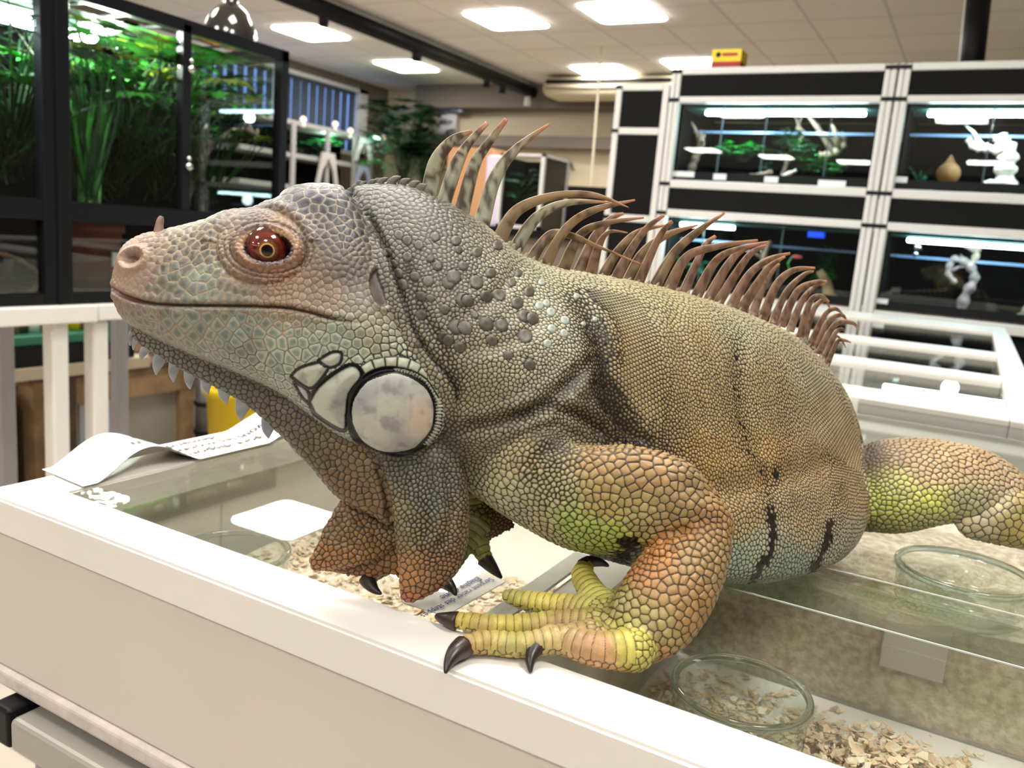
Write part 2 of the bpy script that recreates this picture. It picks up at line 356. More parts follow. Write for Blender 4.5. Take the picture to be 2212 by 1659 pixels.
# loose chips
def chips(name, n, fn, zf, label, size=(.003, .0085)):
    mb = MB(); r = random.Random(hash(name) % 1000 if False else len(name)*7)
    for i in range(n):
        x, y = fn(r); z = zf(x, y, r); a = r.uniform(0, 6.28); l = r.uniform(*size); wd = l*r.uniform(.35, .8)
        ux = np.array([math.cos(a), math.sin(a), r.uniform(-.5, .5)]); ux /= np.linalg.norm(ux); uy = np.cross(ux, [0, 0, 1.]); uy += np.array([0, 0, r.uniform(-.7, .7)]); uy /= np.linalg.norm(uy)
        c = np.array([x, y, z+.001]); nn = np.cross(ux, uy)
        ns = r.choice((4, 5, 6)); P_ = [c+ux*l*.5*math.cos(k*6.283/ns+r.uniform(-.3, .3))+uy*wd*.6*math.sin(k*6.283/ns+r.uniform(-.3, .3))+nn*r.uniform(-.0008, .0008) for k in range(ns)]
        Q_ = [p+nn*.0005 for p in P_]
        mb.add(P_+Q_, [tuple(range(ns))[::-1], tuple(range(ns, 2*ns))]+[(k, (k+1) % ns, ns+(k+1) % ns, ns+k) for k in range(ns)], 0 if r.random() < .6 else 1)
    o = mb.build(name, [M['chip'], M['chip2']]); tag(o, label, 'shavings', kind='stuff'); return o
def gz(x0, y0, sx, sy):
    def f(r):
        while True:
            x, y = r.gauss(x0, sx), r.gauss(y0, sy)
            if -.153 < x < .57 and .33 < y < .583: return x, y
    return f
def pileh(x, y, r): return FZ+r.random()*(.002+.020*math.exp(-((x-.005)/.06)**2-((y-.50)/.05)**2)+.012*math.exp(-((x+.1)/.04)**2-((y-.47)/.06)**2))
chips('pine_shavings', 2300, gz(.0, .495, .040, .032), pileh, 'loose pale pine shavings heaped on the white tank floor right of the front jar')
chips('scattered_shavings', 1500, gz(-.112, .47, .028, .05), pileh, 'loose pine shavings under and left of the front glass jar')
chips('left_shavings', 2200, lambda r: (r.uniform(-.485, -.19), r.uniform(.33, .58)), lambda x, y, r: FZ+.017+.012*nz(x, y, 9)+.02*min(1, max(0, (x+.36)*6))+r.random()*.003, 'loose shavings lying on the bed in the left compartment')
# jars
def jar(c, R, H, label):
    r = empty('glass_jar', c); tag(r, label, 'glass jar', 'round glass feeding jars in the tank')
    c = np.array(c)
    t = .0022
    prof = [(0, .0015), (R*.80, .0015), (R*.93, .006), (R*.95, H*.80), (R*.97, H*.86), (R-.001, H*.90), (R, H-.003), (R-.0006, H-.001), (R-t, H), (R-2*t+.0004, H-.002), (R-2*t, H*.90), (R*.97-2*t, H*.84), (R*.95-t*1.3, H*.78), (R*.93-t, .010), (R*.8, .005), (0, .005)]
    MB().lathe(c, prof, 64).build('jar_wall', M['jarglass'], r, True)
    tr = [c+np.array([(R-t)*math.cos(a), (R-t)*math.sin(a), H-t*.4]) for a in np.linspace(0, 2*math.pi, 65)]
    MB().tube(tr, [t*1.05]*65, 10, cap=False).build('rim', M['rimglass'], r, True)
M['rimglass'] = mat('rim_glass', (.90, .97, .94), .04, trans=1.0, ior=1.5)
jr = PZ(1602, 1487, -.060); jar((jr[0], jr[1], FZ+.002), .0405, .053, 'round glass jar in the front right of the tank, half hidden by the white rail')
jl = PZ(505, 1192, -.056); jar((jl[0], jl[1], FZ+.018), .041, .042, 'round glass jar in the left compartment below the chin')
jb = PZ(2083, 1235, -.005); jar((jb[0], jb[1], FZ+.081), .0425, .030, 'round glass dish on the deep shavings under the hind leg')
# hand written card under the glass
cdz = -.0125
def quadcard(name, px, z, label, cat):
    pts = [PZ(x, y, z) for x, y in px]; mb = MB(); n = len(pts)
    mb.add(pts+[p-np.array([0, 0, .0006]) for p in pts], [tuple(range(n)), tuple(range(n, 2*n))[::-1]]+[(i, (i+1) % n, n+(i+1) % n, n+i) for i in range(n)])
    c = sum(pts)/n; e = empty(name, c); tag(e, label, cat); mb.build('card', M['paper'], e); return e
hc = quadcard('name_card', [(1092, 1256), (962, 1330), (872, 1302), (860, 1285), (985, 1222), (1010, 1225)], cdz, 'white card with blue handwriting under the glass by the far claws', 'card')
for t, (x, y), s in (('Serpent ratier des steppes', (1080, 1254), .0062), ('Elaphe dione', (1052, 1252), .0072), ('KC', (1018, 1243), .007)):
    o0 = PZ(x, y, cdz); text_mesh(t, s, M['blueink'], 'handwriting', hc, o0+np.array([-.0062, -.001, 0]), (-.06, -1, 0), (1, -.06, 0), shear=.25, lift=.0006)
cp = PZ(1960, 1480, -.02)
o = MB().box(cp[0]-.019, cp[0]+.02, .5855, .5872, -.078, -.036, 0, .002).build('blank_label', mat('clear_label', (.55, .53, .48), .6), tb); o['label'] = 'pale blank label stuck on the partition'
# paper sign lying on the left rail
ps = empty('paper_sign', (-.52, .42, .002)); tag(ps, 'white printed paper sign lying curled on the left rail of the tank', 'paper sign')
def pbend(q):
    x, y, z = q; u = (y-.33)
    h = .0012+.017*max(0, math.sin(min(max((u-.01)/.085, 0), 1)*math.pi))**1.3+(.014*max(0, math.sin(min(max((u-.165)/.12, 0), 1)*math.pi))**1.2)
    return np.array([x-h*.15, y, z+h])
g = MB(); nx, ny = 10, 140; X0, X1, Y0, Y1 = -.549, -.497, .330, .62
vs = [pbend((X0+(X1-X0)*i/nx+.014*(j/ny)*.3, Y0+(Y1-Y0)*j/ny+ .004*(1-i/nx), 0)) for j in range(ny+1) for i in range(nx+1)]
fs = [(j*(nx+1)+i, j*(nx+1)+i+1, (j+1)*(nx+1)+i+1, (j+1)*(nx+1)+i) for j in range(ny) for i in range(nx)]
n0 = len(vs); g.add(vs+[v-np.array([0, 0, .0003]) for v in vs], fs+[tuple(a+n0 for a in f[::-1]) for f in fs])
g.build('sheet', M['paper'], ps, True)
for t, x, y0, sz in (('nos animaux sont disponibles en', -.513, .585, .0158), ('nous pouvons vous les montrer à la', -.5265, .605, .0150), ('demande', -.5400, .475, .0150)):
    text_mesh(t, sz, M['ink'], 'printed_text', ps, (x, y0, 0), (0, -1, 0), (.8, 0, 0), lift=.0010, bend=pbend)
# far sections of the counter
ct = empty('glass_counter', (-.5, 2.3, -.95)); tag(ct, 'long counter of white framed glass topped tanks behind the iguana', 'display counter')
CX0 = -1.25
def bar(x0, x1, y0, y1): MB().box(x0, x1, y0, y1, -.03, 0, 0, .002).build('cross_rail', M['white'], ct)
bar(TX0, IX1, 1.274, 1.378); bar(CX0, IX1, 1.72, 1.80); bar(CX0, IX1, 2.23, 2.33); bar(CX0, .11, 3.12, 3.44)
MB().box(IX1+.0005, .112, 1.274, 3.12, -.03, .0005, 0, .002).build('end_rail', M['white'], ct)
MB().box(CX0, CX0+.05, 1.38, 3.12, -.03, .0005).build('left_rail', M['white'], ct)
for y0, y1 in ((1.379, 1.719), (1.801, 2.229), (2.331, 3.119)):
    MB().box(CX0+.051, IX1-.0005, y0, y1, -.012, -.007).build('glass_pane', M['topglass'], ct)
MB().box(CX0, .10, 1.40, 3.40, -.95, -.20).build('cabinet_body', M['tankwall'], ct)
MB().box(CX0, .10, 1.379, 1.385, -.195, -.03).box(.092, .10, 1.385, 3.4, -.1999, -.031).build('tank_side', M['tankwall'], ct)
# ------------------------------------------------------------------ plants
def frond_leaf(mb, p, d, L, W, droop, mi=0, seg=6, fold=.3):
    d = np.array(d, float); d /= np.linalg.norm(d); s = np.cross(d, [0, 0, 1.]); s /= np.linalg.norm(s)+1e-9
    vs = []; q = np.array(p, float); dd = d.copy()
    for i in range(seg+1):
        t = i/seg; wv = W*math.sin(math.pi*min(1, t*.93+.07))**.8*(1 if t < 1 else .05)
        u = np.cross(s, dd); vs += [q-s*wv/2+u*wv*fold*.3, q, q+s*wv/2+u*wv*fold*.3]
        q = q+dd*L/seg; dd = dd+np.array([0, 0, -droop/seg]); dd /= np.linalg.norm(dd)
    fs = []
    for i in range(seg): a = i*3; fs += [(a, a+1, a+4, a+3), (a+1, a+2, a+5, a+4)]
    mb.add(vs, fs, mi); return q
def grassy(name, c, n, L, W, mats, label, spread=.5, seed=1, droop=1.0, cat='plant', group=None):
    r = random.Random(seed); mb = MB()
    for i in range(n):
        a = r.uniform(0, 6.283); el = r.uniform(.7, 1.5); d = (math.cos(a)*spread, math.sin(a)*spread, el)
        frond_leaf(mb, (c[0]+r.uniform(-.02, .02), c[1]+r.uniform(-.02, .02), c[2]), d, L*r.uniform(.6, 1.1), W*r.uniform(.7, 1.2), droop*r.uniform(.4, 1.3), r.randrange(len(mats)))
    o = mb.build(name, [M[m] for m in mats], None, True, loc=c); return tag(o, label, cat, group)
def palm(name, c, n, L, mats, label, seed=1, fan=7, lw=.02, ll=.14, h=.3, group=None, spread=1.0):
    """bushy plant: stems with hand shaped leaf fans"""
    r = random.Random(seed); e = empty(name, c); tag(e, label, 'plant', group); st = MB(); lf = MB()
    for i in range(n):
        a = r.uniform(0, 6.283); el = r.uniform(.35, 1.6); d = np.array([math.cos(a)*spread, math.sin(a)*spread, el]); d /= np.linalg.norm(d)
        b = np.array(c)+np.array([r.uniform(-.03, .03), r.uniform(-.03, .03), r.uniform(0, h)]); LL = L*r.uniform(.55, 1.05)
        mid = b+d*LL*.55; tip = b+d*LL+np.array([0, 0, -LL*.15*r.random()])
        st.tube([b, mid, tip], [.003, .0025, .0015], 5)
        ax = d*.6+np.array([math.cos(a)*.5, math.sin(a)*.5, -.15]); sd = np.cross(d, [0, 0, 1.]); sd /= np.linalg.norm(sd)+1e-9; k = r.randrange(len(mats))
        for j in range(fan):
            t = (j/(fan-1)-.5)*2.2; dd = ax*math.cos(t)+sd*math.sin(t)
            frond_leaf(lf, tip, dd, ll*r.uniform(.7, 1.15), lw, .6, k, 4)
    st.build('stem', M['leafdark'], e, True); lf.build('foliage', [M[m] for m in mats], e, True); return e
def fit(o, lo, hi):
    '''keep a plant inside its tank: bend what would pass the walls back along them'''
    for ob in [o]+[c for c in COL.objects if c.parent == o]:
        if ob.type != 'MESH': continue
        off = np.array(ob.location)+(np.array(ob.parent.location) if ob.parent else 0); n = len(ob.data.vertices); a = np.empty(n*3); ob.data.vertices.foreach_get('co', a); a = a.reshape(-1, 3)+off
        for c in range(3):
            l, h = lo[c], hi[c]; m = (h-l)*.12
            x = a[:, c]; t = x > h-m; a[t, c] = h-m+m*np.tanh((x[t]-h+m)/m); t = x < l+m; a[t, c] = l+m-m*np.tanh((l+m-x[t])/m)
        ob.data.vertices.foreach_set('co', (a-off).ravel()); ob.data.update()
    return o
def branch(name, pts, r0, r1, m, label, cat='branch', twigs=0, seed=3, group=None):
    r = random.Random(seed); pp = catmull(pts, 6); n = len(pp)
    rad = [(r0+(r1-r0)*i/(n-1))*(1+.25*math.sin(i*1.7+seed)) for i in range(n)]
    mb = MB().tube(pp, rad, 10)
    for k in range(twigs):
        i = r.randrange(n//3, n-1); p = pp[i]; d = np.array([r.uniform(-1, 1), r.uniform(-.5, .5), r.uniform(.1, 1)])*r1*9
        mb.tube([p, p+d*.6+[0, 0, .01], p+d], [r1*.9, r1*.6, r1*.2], 7)
    o = mb.build(name, m, None, True, loc=pp[0]); return tag(o, label, cat, group)
# ------------------------------------------------------------------ right rack of terrariums
YR, YB = 3.6, 4.15
def rackunit(x0, x1, label, top=.942):
    e = empty('terrarium_rack', ((x0+x1)/2, YR, -.95)); tag(e, label, 'rack'); pw = .042
    for x in (x0, x1-pw):
        MB().box(x, x+pw*.46, YR-.01, YR+.03, -.95, top, 0, .004).box(x+pw*.54, x+pw, YR-.01, YR+.03, -.95, top, 0, .004).box(x+pw*.4, x+pw*.6, YR-.002, YR+.03, -.95, top-.003).build('post', M['alu'], e)
        MB().box(x, x+pw, YB-.04, YB, -.95, top).build('rear_post', M['alu'], e)
    for z0, z1 in ((.916, top+.002), (.800, .826), (.442, .477), (.318, .350), (-.035, .004)):
        MB().box(x0+pw+.001, x1-pw-.001, YR-.008, YR+.03, z0, z1, 0, .004).build('rail', M['alu'], e)
        for x in (x0-.003, x1-pw-.0):
            MB().box(x, x+pw+.003, YR-.0125, YR+.0, (z0+z1)/2-.009, (z0+z1)/2+.006).build('corner_clip', M['black'], e)
    for z0, z1 in ((.827, .915), (.351, .441)):
        MB().box(x0+pw+.001, x1-pw-.001, YR, YR+.01, z0, z1).build('black_panel', M['blackboard'], e)
    MB().box(x0, x1, YR+.03, YB, top-.03, top-.01).build('top_board', M['blackboard'], e)
    MB().box(x0+.01, x1-.01, YR+.03, YB-.01, -.95, -.04).build('base_cupboard', M['blackboard'], e)
    return e
def terra(x0, x1, z0, z1, label, div=(), led=True, ledx=None, ledp=1.0, shelf=True):
    e = empty('terrarium', ((x0+x1)/2, YR+.2, z0)); tag(e, label, 'terrarium')
    MB().box(x0, x1, YB-.02, YB-.012, z0, z1).build('back_wall', M['matblack'], e)
    MB().box(x0, x0+.006, YR+.034, YB-.021, z0, z1).build('side_wall', M['matblack'], e); MB().box(x1-.006, x1, YR+.034, YB-.021, z0, z1).build('side_wall', M['matblack'], e)
    MB().box(x0, x1, YR+.034, YB-.021, z0-.012, z0-.001).build('base', M['bark'], e)
    MB().box(x0, x1, YR+.034, YB-.021, z1+.001, z1+.01).build('lid', M['matblack'], e)
    MB().box(x0+.007, x1-.007, YR+.035, YR+.039, z0+.035, z1-.001).build('front_glass', M['glass'], e)
    MB().box(x0+.007, x1-.007, YR+.033, YR+.037, z0, z0+.034).build('sill', M['black'], e)
    for d in div:
        MB().box(x0+(x1-x0)*d-.002, x0+(x1-x0)*d+.003, YR+.040, YR+.045, z0+.035, z1-.002).build('glass_edge', mat('edge_blue', (.10, .16, .2), .3), e)
    if led:
        a, b = ledx or (.12, .93)
        l = MB().box(x0+(x1-x0)*a, x0+(x1-x0)*b, YR+.07, YR+.10, z1-.035, z1-.018, 0, .004).build('led_tube', M['led'], e)
        for q_ in ((a*.7+b*.3), (a*.3+b*.7)):
            ld = bpy.data.lights.new('tube_light', 'POINT'); ld.energy = 2.4*ledp; ld.color = (.8, .95, 1); ld.shadow_soft_size = .03; lo = bpy.data.objects.new('tube_light', ld); COL.objects.link(lo); lo.parent = e; lo.location = Vector((x0+(x1-x0)*q_, YR+.085, z1-.06))-e.location
        MB().box(x0+.01, x1-.01, YR+.06, YR+.25, z1-.012, z1-.004).build('light_hood', mat('hood_teal', (.05, .14, .13), .4), e)
    if shelf:
        MB().box(x0+.01, x1-.01, YR+.2, YR+.205, z1-.095, z1-.085).build('rear_glass_edge', mat('edge_bluebar', (.16, .24, .42), .3), e)
    return e
U1 = (-1.29, -.395); U2 = (-.388, .60)
rackunit(*U1, 'white and black rack with lit terrariums, middle unit under the yellow box')
rackunit(*U2, 'white and black rack unit at the right edge of the picture')
terra(U1[0]+.045, U1[1]-.045, .482, .798, 'lit terrarium with green plants in the upper middle of the rack', (.23, .46, .78))
terra(U1[0]+.045, U1[1]-.045, .010, .316, 'dark terrarium with fern and blue clip behind the back spines', (.2, .62), ledx=(.05, .35), ledp=.5)
terra(U2[0]+.045, U2[1]-.045, .482, .798, 'lit terrarium with pale driftwood trunk at the upper right', (.33,), ledx=(.08, .97))
terra(U2[0]+.045, U2[1]-.045, .010, .316, 'dark terrarium with twisted branch at the lower right', (.6,), ledx=(.08, .97), ledp=.25)
# left narrow black column
e = empty('black_panel_cabinet', (-1.4, YR, -.95)); tag(e, 'narrow white framed cabinet with plain black panels left of the terrariums', 'cabinet')
for x in (-1.545, -1.325): MB().box(x, x+.028, YR-.005, YR+.03, -.95, .88, 0, .004).build('post', M['alu'], e)
for z0, z1 in ((.853, .882), (.665, .695), (.282, .315), (-.03, 0)):
    MB().box(-1.516, -1.326, YR-.004, YR+.03, z0, z1, 0, .004).build('rail', M['alu'], e)
    MB().box(-1.548, -1.517, YR-.008, YR-.004, z0+.008, z1-.008).build('corner_clip', M['black'], e)
for z0, z1 in ((.696, .852), (.316, .664), (.001, .281)): MB().box(-1.516, -1.326, YR+.005, YR+.012, z0, z1).build('black_panel', M['blackboard'], e)
MB().box(-1.54, -1.30, YR+.031, YB, -.95, .87).build('carcass', M['blackboard'], e)
# contents, all placed on the plane y=YR+.2
YP = YR+.2
def RP(x, y, dy=.2): return PY(x, y, YR+dy)
def bush(px, py, s, mats, label, seed, n=26, group=None, dy=.22):
    c = RP(px, py, dy); o = palm('terrarium_plant', c-np.array([0, 0, .0]), n, s, mats, label, seed, 5, s*.16, s*.38, s*.3, group); U_ = U1 if px < 1900 else U2
    z_ = (.486, .74) if c[2] > .4 else (.014, .27); return fit(o, (U_[0]+.055, YR+.05, z_[0]), (U_[1]-.055, YB-.03, z_[1]))
M['leafbright'] = mat('leaf_bright', (.05, .55, .12), .4, var=.4, scale=30)
bush(1600, 352, .10, ['leafbright'], 'round bright green plant left of centre in the upper terrarium', 4, 34)
bush(1655, 378, .05, ['leafteal'], 'small teal plant on the bark in the upper terrarium', 5, 20)
bush(1715, 345, .10, ['leaf', 'leafteal'], 'leafy vine climbing the branch in the upper terrarium', 6, 30)
bush(1745, 375, .085, ['leafbright', 'leaf'], 'light green bush at the foot of the branch', 7, 30)
bush(1800, 382, .065, ['leafbright'], 'low green bush right of centre in the upper terrarium', 8, 24)
bush(1705, 300, .05, ['leafteal', 'leaf'], 'small hanging vine tip high in the upper terrarium', 9, 14)
branch('wood_branch', [RP(1490, 372), RP(1500, 345), RP(1512, 320), RP(1518, 290)], .022, .012, M['driftwood'], 'upright grey branch at the left of the upper terrarium', twigs=3)
branch('wood_branch', [RP(1690, 385, .3), RP(1705, 340, .3), RP(1735, 290, .3), RP(1720, 275, .3)], .012, .008, M['driftwood'], 'forked branch behind the vine', twigs=3, seed=5)
branch('wood_branch', [RP(1770, 335, .25), RP(1800, 330, .25), RP(1822, 310, .25), RP(1812, 290, .25)], .014, .018, M['driftwood'], 'curved branch at the right of the upper terrarium', twigs=3, seed=8)
branch('bark_piece', [RP(1610, 385, .12), RP(1640, 378, .12), RP(1668, 372, .12)], .012, .009, M['driftwood'], 'flat piece of bark on the floor of the upper terrarium', 'bark')
branch('bark_piece', [RP(1690, 382, .12), RP(1720, 368, .12)], .010, .006, M['palewood'], 'pale stick lying beside the bark in the upper terrarium', 'bark')
c = RP(1600, 388, .1); o = MB().lathe(c, [(0, -.01), (.03, -.01), (.04, .012), (.036, .012), (.028, -.004), (0, -.004)], 24).build('terracotta_bowl', mat('clay', (.30, .10, .06), .7), None, True, loc=c); tag(o, 'small brown clay bowl on the floor of the upper terrarium', 'bowl')
M['label'] = mat('price_label', (.8, .82, .84), .6)
def plabel(x, y, wpx, hpx, label):
    a = PY(x-wpx/2, y-hpx/2, YR+.031); b = PY(x+wpx/2, y+hpx/2, YR+.031)
    o = MB().box(a[0], b[0], YR+.029, YR+.0325, b[2], a[2]).build('price_label', M['label'], None, loc=((a[0]+b[0])/2, YR+.03, (a[2]+b[2])/2)); tag(o, label, 'label', 'white price labels on the rack')
for x, y, w_, h_, l in ((1470, 376, 58, 14, 'white price label at the far left below the upper terrarium'), (1555, 382, 26, 14, 'small white price label left of the clay bowl'), (1666, 388, 28, 14, 'small white price label below the pale stick'), (1797, 396, 58, 15, 'wide white price label right of centre on the rack'), (1943, 388, 32, 14, 'white price label below the grassy plant at the right'), (1900, 650, 34, 14, 'white price label on the lower right terrarium')):
    plabel(x, y, w_, h_, l)
# right upper terrarium
branch('driftwood', [RP(2168, 418), RP(2172, 370), RP(2178, 330), RP(2165, 305), RP(2158, 292)], .042, .022, M['palewood'], 'bleached upright driftwood trunk at the upper right', 'driftwood', 0)
branch('forked_driftwood', [RP(2165, 325), RP(2130, 320), RP(2105, 318), RP(2090, 300)], .020, .010, M['palewood'], 'forked arm of bleached wood reaching left from the trunk', 'driftwood', 3, 4)
branch('driftwood_log', [RP(2125, 398, .12), RP(2160, 396, .12), RP(2200, 405, .12)], .014, .012, M['palewood'], 'pale log lying below the driftwood trunk', 'driftwood')
grassy('spiky_plant', RP(1985, 395), 16, .10, .010, ['leafteal', 'leafdark'], 'small spiky grass plant in the upper right terrarium', .9, 3, 1.2)
c = RP(2045, 395); o = MB().sphere(c+[0, 0, .035], .045, 16, 0, (1, 1, 1)).add([c+[-.045, 0, .035], c+[.045, 0, .035], c+[0, 0, .11]], [(0, 1, 2)]).build('clay_cave', mat('ochre_clay', (.22, .11, .04), .8, bump=.5, var=.2), None, True, loc=c); tag(o, 'ochre pointed clay cave in the upper right terrarium', 'cave')
for x, y, s, l in ((1985, 410, .05, 'flat pale stone below the spiky plant'), (2095, 412, .035, 'small flat pale stone left of the trunk')):
    c = RP(x, y, .12); o = MB().sphere(c, s, 14, 0, (1, .6, .22)).build('flat_stone', M['palewood'], None, True, loc=c); tag(o, l, 'stone')
# lower terrariums
branch('twisted_branch', [RP(2070, 690), RP(2085, 640), RP(2105, 600), RP(2090, 570), RP(2060, 560), RP(2048, 590), RP(2065, 612)], .022, .010, mat('twist_wood', (.20, .16, .16), .7, var=.4, scale=40, bump=.5), 'twisted figure-like branch in the lower right terrarium', 'branch', 2, 6)
branch('twisted_branch', [RP(2095, 575), RP(2110, 545), RP(2085, 530), RP(2120, 540)], .014, .008, M['driftwood'], 'upper curl of the twisted branch in the lower right terrarium', 'branch', 1, 7)
branch('twisted_branch', [RP(2200, 705), RP(2215, 680), RP(2240, 660)], .03, .02, M['driftwood'], 'stump at the right edge of the lower right terrarium', 'branch', 1, 7)
c = RP(1978, 545); o = MB().lathe(c+[0, 0, .01], [(0, .06), (.012, .055), (.02, .02), (.028, 0), (.024, 0), (.01, .02), (0, .02)], 20).sphere(c-[0, 0, .005], .014, 12).build('spot_bulb', M['chrome'], None, True, loc=c); tag(o, 'small chrome spot bulb hanging in the lower right terrarium', 'lamp')
r_ = empty('potted_fern', RP(1790, 630)); tag(r_, 'green fern on a tan stump in the lower middle terrarium', 'fern')
fm = MB()
for a in range(9):
    t = -1.1+a*.25; b = RP(1778, 610); dr = np.array([math.sin(t)*.6, -.1, math.cos(t)]); q = b.copy(); LL = .17 if 2 < a < 7 else .11
    for s_ in range(12):
        q2 = b+dr*LL*s_/11+np.array([0, 0, -.04*(s_/11)**2*abs(t)]); wd = .028*math.sin(math.pi*(s_/11*.9+.1))
        for sg in (-1, 1): frond_leaf(fm, q2, np.cross(dr, [0, 1, 0])*sg+dr*.3, wd, .007, .2, 0, 2)
fm.build('frond', M['leafbright'], r_, True)
pp = catmull([RP(1770, 585), RP(1785, 610), RP(1792, 640), RP(1800, 655)], 5); MB().tube(pp, list(np.linspace(.016, .032, len(pp))), 12).build('stump', mat('tan_stump', (.32, .22, .13), .8, var=.3, bump=.6), r_, True)
c = RP(1765, 508, .05); o = MB().box(c[0]-.033, c[0]+.033, YR+.02, YR+.05, c[2]-.011, c[2]+.013, 0, .003).build('blue_clip', mat('blue_clip', (.0, .05, .8), .4, emit=(.0, .1, 1), estr=.25), None, loc=c); tag(o, 'bright blue clip on the top edge of the lower middle terrarium', 'clip')  # the clip is no lamp, a weak glow in its material makes it bright
c = RP(1722, 555, .15); e = empty('pink_flower', c); tag(e, 'pink bud on a thin green stem in the lower middle terrarium', 'flower')
MB().sphere(c, .018, 12, 0, (1.3, .7, .5)).build('bud', mat('pink', (.75, .16, .16), .5), e, True)
MB().tube([c-[.02, 0, 0], c-[.035, 0, .03], c-[.02, 0, .07]], [.003]*3, 6).build('stem', M['leaf'], e)
bush(1470, 610, .12, ['palebush'] if 'palebush' in M else ['leafteal'], 'pale bluish plant behind the spines in the lower middle terrarium', 21, 26)
branch('wood_branch', [RP(1640, 640), RP(1660, 600), RP(1650, 560), RP(1665, 520)], .016, .010, M['driftwood'], 'dark branch in the middle of the lower middle terrarium', twigs=2, seed=12)
# yellow and red carton on top of the rack
a = PY(1545, 112, 3.66); b = PY(1608, 148, 3.66)
e = empty('yellow_carton', ((a[0]+b[0])/2, 3.66, .945)); tag(e, 'small yellow and red carton lying on top of the rack', 'box')
zt = a[2]; zm = .945+(zt-.945)*.35
MB().box(a[0], a[0]+.125, 3.62, 3.72, zm, zt).build('yellow_side', M['yellow'], e); MB().box(a[0], a[0]+.125, 3.619, 3.72, .945, zm-.0003).build('red_side', M['red'], e)
o = MB().box(a[0]+.045, a[0]+.11, 3.6185, 3.6195, zm+.022, zm+.034).build('printed_band', M['red'], e); MB().sphere((a[0]+.028, 3.6185, zm+.028), .011, 12, 0, (1, .1, 1)).build('printed_dot', M['black'], e)
# ------------------------------------------------------------------ left: black terrarium on a white stand
XT = -1.8
ty0, ty1 = .35, PX(626, 112, XT)[1]; tz0 = -.052; tz1 = PX(626, 112, XT)[2]; zb = PX(390, 453, XT)[2]
DEP = .38
y405 = PX(405, 200, XT)[1]; y125 = PX(128, 430, XT)[1]
e = TR = empty('large_terrarium', (XT-.3, 1.1, tz0)); tag(e, 'large black framed terrarium full of plants on the white stand', 'terrarium')
fw_ = .028
f = MB()
for y in (ty1-fw_, ty0): f.box(XT-.03, XT, y, y+fw_, tz0, tz1, 0, .002).box(XT-DEP, XT-DEP+.03, y, y+fw_, tz0, tz1)
for z0, z1 in ((tz1-.03, tz1), (zb-.045, zb), (tz0, tz0+.025)):
    f.box(XT-.028, XT-.002, ty0, ty1, z0, z1)
    f.box(XT-DEP, XT, ty1-fw_, ty1-.002, z0, z1).box(XT-DEP, XT-DEP+.03, ty0, ty1, z0, z1)
f.build('frame', M['black'], e)
MB().box(XT-.028, XT, y125-.035, y125+.03, tz0, tz1, 0, .002).box(XT-.001, XT+.004, y125-.006, y125+.0, tz0, tz1).build('door_post', M['black'], e)
MB().box(XT-.028, XT-.002, y405-.012, y405+.014, zb, tz1-.01, 0, .002).build('door_stile', M['black'], e)
for y0, y1 in ((ty0+.03, y125-.036), (y125+.031, y405-.013), (y405+.015, ty1-.03)):
    MB().box(XT-.018, XT-.014, y0, y1, zb+.001, tz1-.031).build('glass_door', M['glass'], e)
for y0, y1 in ((ty0+.03, y125-.036), (y125+.031, ty1-.03)):
    MB().box(XT-.018, XT-.014, y0, y1, tz0+.026, zb-.046).build('lower_glass', M['glass'], e)
MB().box(XT-DEP+.04, XT-.04, ty1-.018, ty1-.014, zb, tz1-.03).build('end_glass', M['glass'], e)
MB().box(XT-DEP+.005, XT-DEP+.012, ty0+.03, ty1-.03, tz0, tz1-.03).build('back_wall', M['matblack'], e)
MB().box(XT-DEP+.02, XT-.03, ty0+.03, ty1-.03, zb-.04, zb-.02).build('shelf_floor', M['bark'], e)
MB().box(XT-DEP+.02, XT-.03, ty0+.03, ty1-.03, tz0+.001, tz0+.02).build('lower_floor', M['bark'], e)
lid = MB()
for i in range(14):
    y = ty0+.05+i*(ty1-ty0-.1)/13; lid.box(XT-DEP+.03, XT-.03, y, y+.006, tz1-.02, tz1-.014)
lid.build('lid_bars', M['black'], e)
MB().box(XT-.24, XT-.19, ty0+.1, 1.38, tz1-.075, tz1-.055, 0, .006).build('light_tube', mat('grow_tube', (1, 1, 1), .5, emit=(.8, .95, 1), estr=26), e)
M['refl'] = mat('light_hood_grey', (.35, .4, .5), .3, metal=.5)
MB().box(XT-.28, XT-.15, ty0+.08, 1.4, tz1-.05, tz1-.04).build('light_hood', M['refl'], e)
ld = bpy.data.lights.new('grow_light', 'POINT'); ld.energy = 42; ld.color = (.9, 1, .85); ld.shadow_soft_size = .05
lo = bpy.data.objects.new('grow_light', ld); COL.objects.link(lo); lo.parent = e; lo.location = Vector(PX(225, 60, XT-.14))-Vector(e.location)
for (x, y) in ((413, 150), (408, 360)):
    c = PX(x, y, XT+.004); MB().sphere(c, .011, 10).sphere(c+[0, .0, .02], .007, 8).build('lock', M['chrome'], e, True)
def TP(x, y, d=.2): return PX(x, y, XT-d)
def inT(o): return fit(o, (XT-DEP+.05, ty0+.04, zb-.015), (XT-.03, ty1-.03, tz1-.045))
inT(palm('tall_palm', TP(250, 445, .20), 60, .62, ['leaf', 'leaf', 'leafyellow'], 'tall bright green palm filling the middle of the large terrarium', 11, 9, .028, .16, .12, None, .55))
inT(palm('leafy_bush', TP(30, 400, .22), 50, .58, ['leaf', 'leafdark'], 'dense green plant at the left edge of the large terrarium', 12, 8, .024, .15, .1, None, .5))
inT(palm('dark_bush', TP(340, 440, .2), 44, .40, ['leafdark', 'leaf'], 'dark leafy bush low in the large terrarium', 13, 7, .02, .12, .1, None, .6))
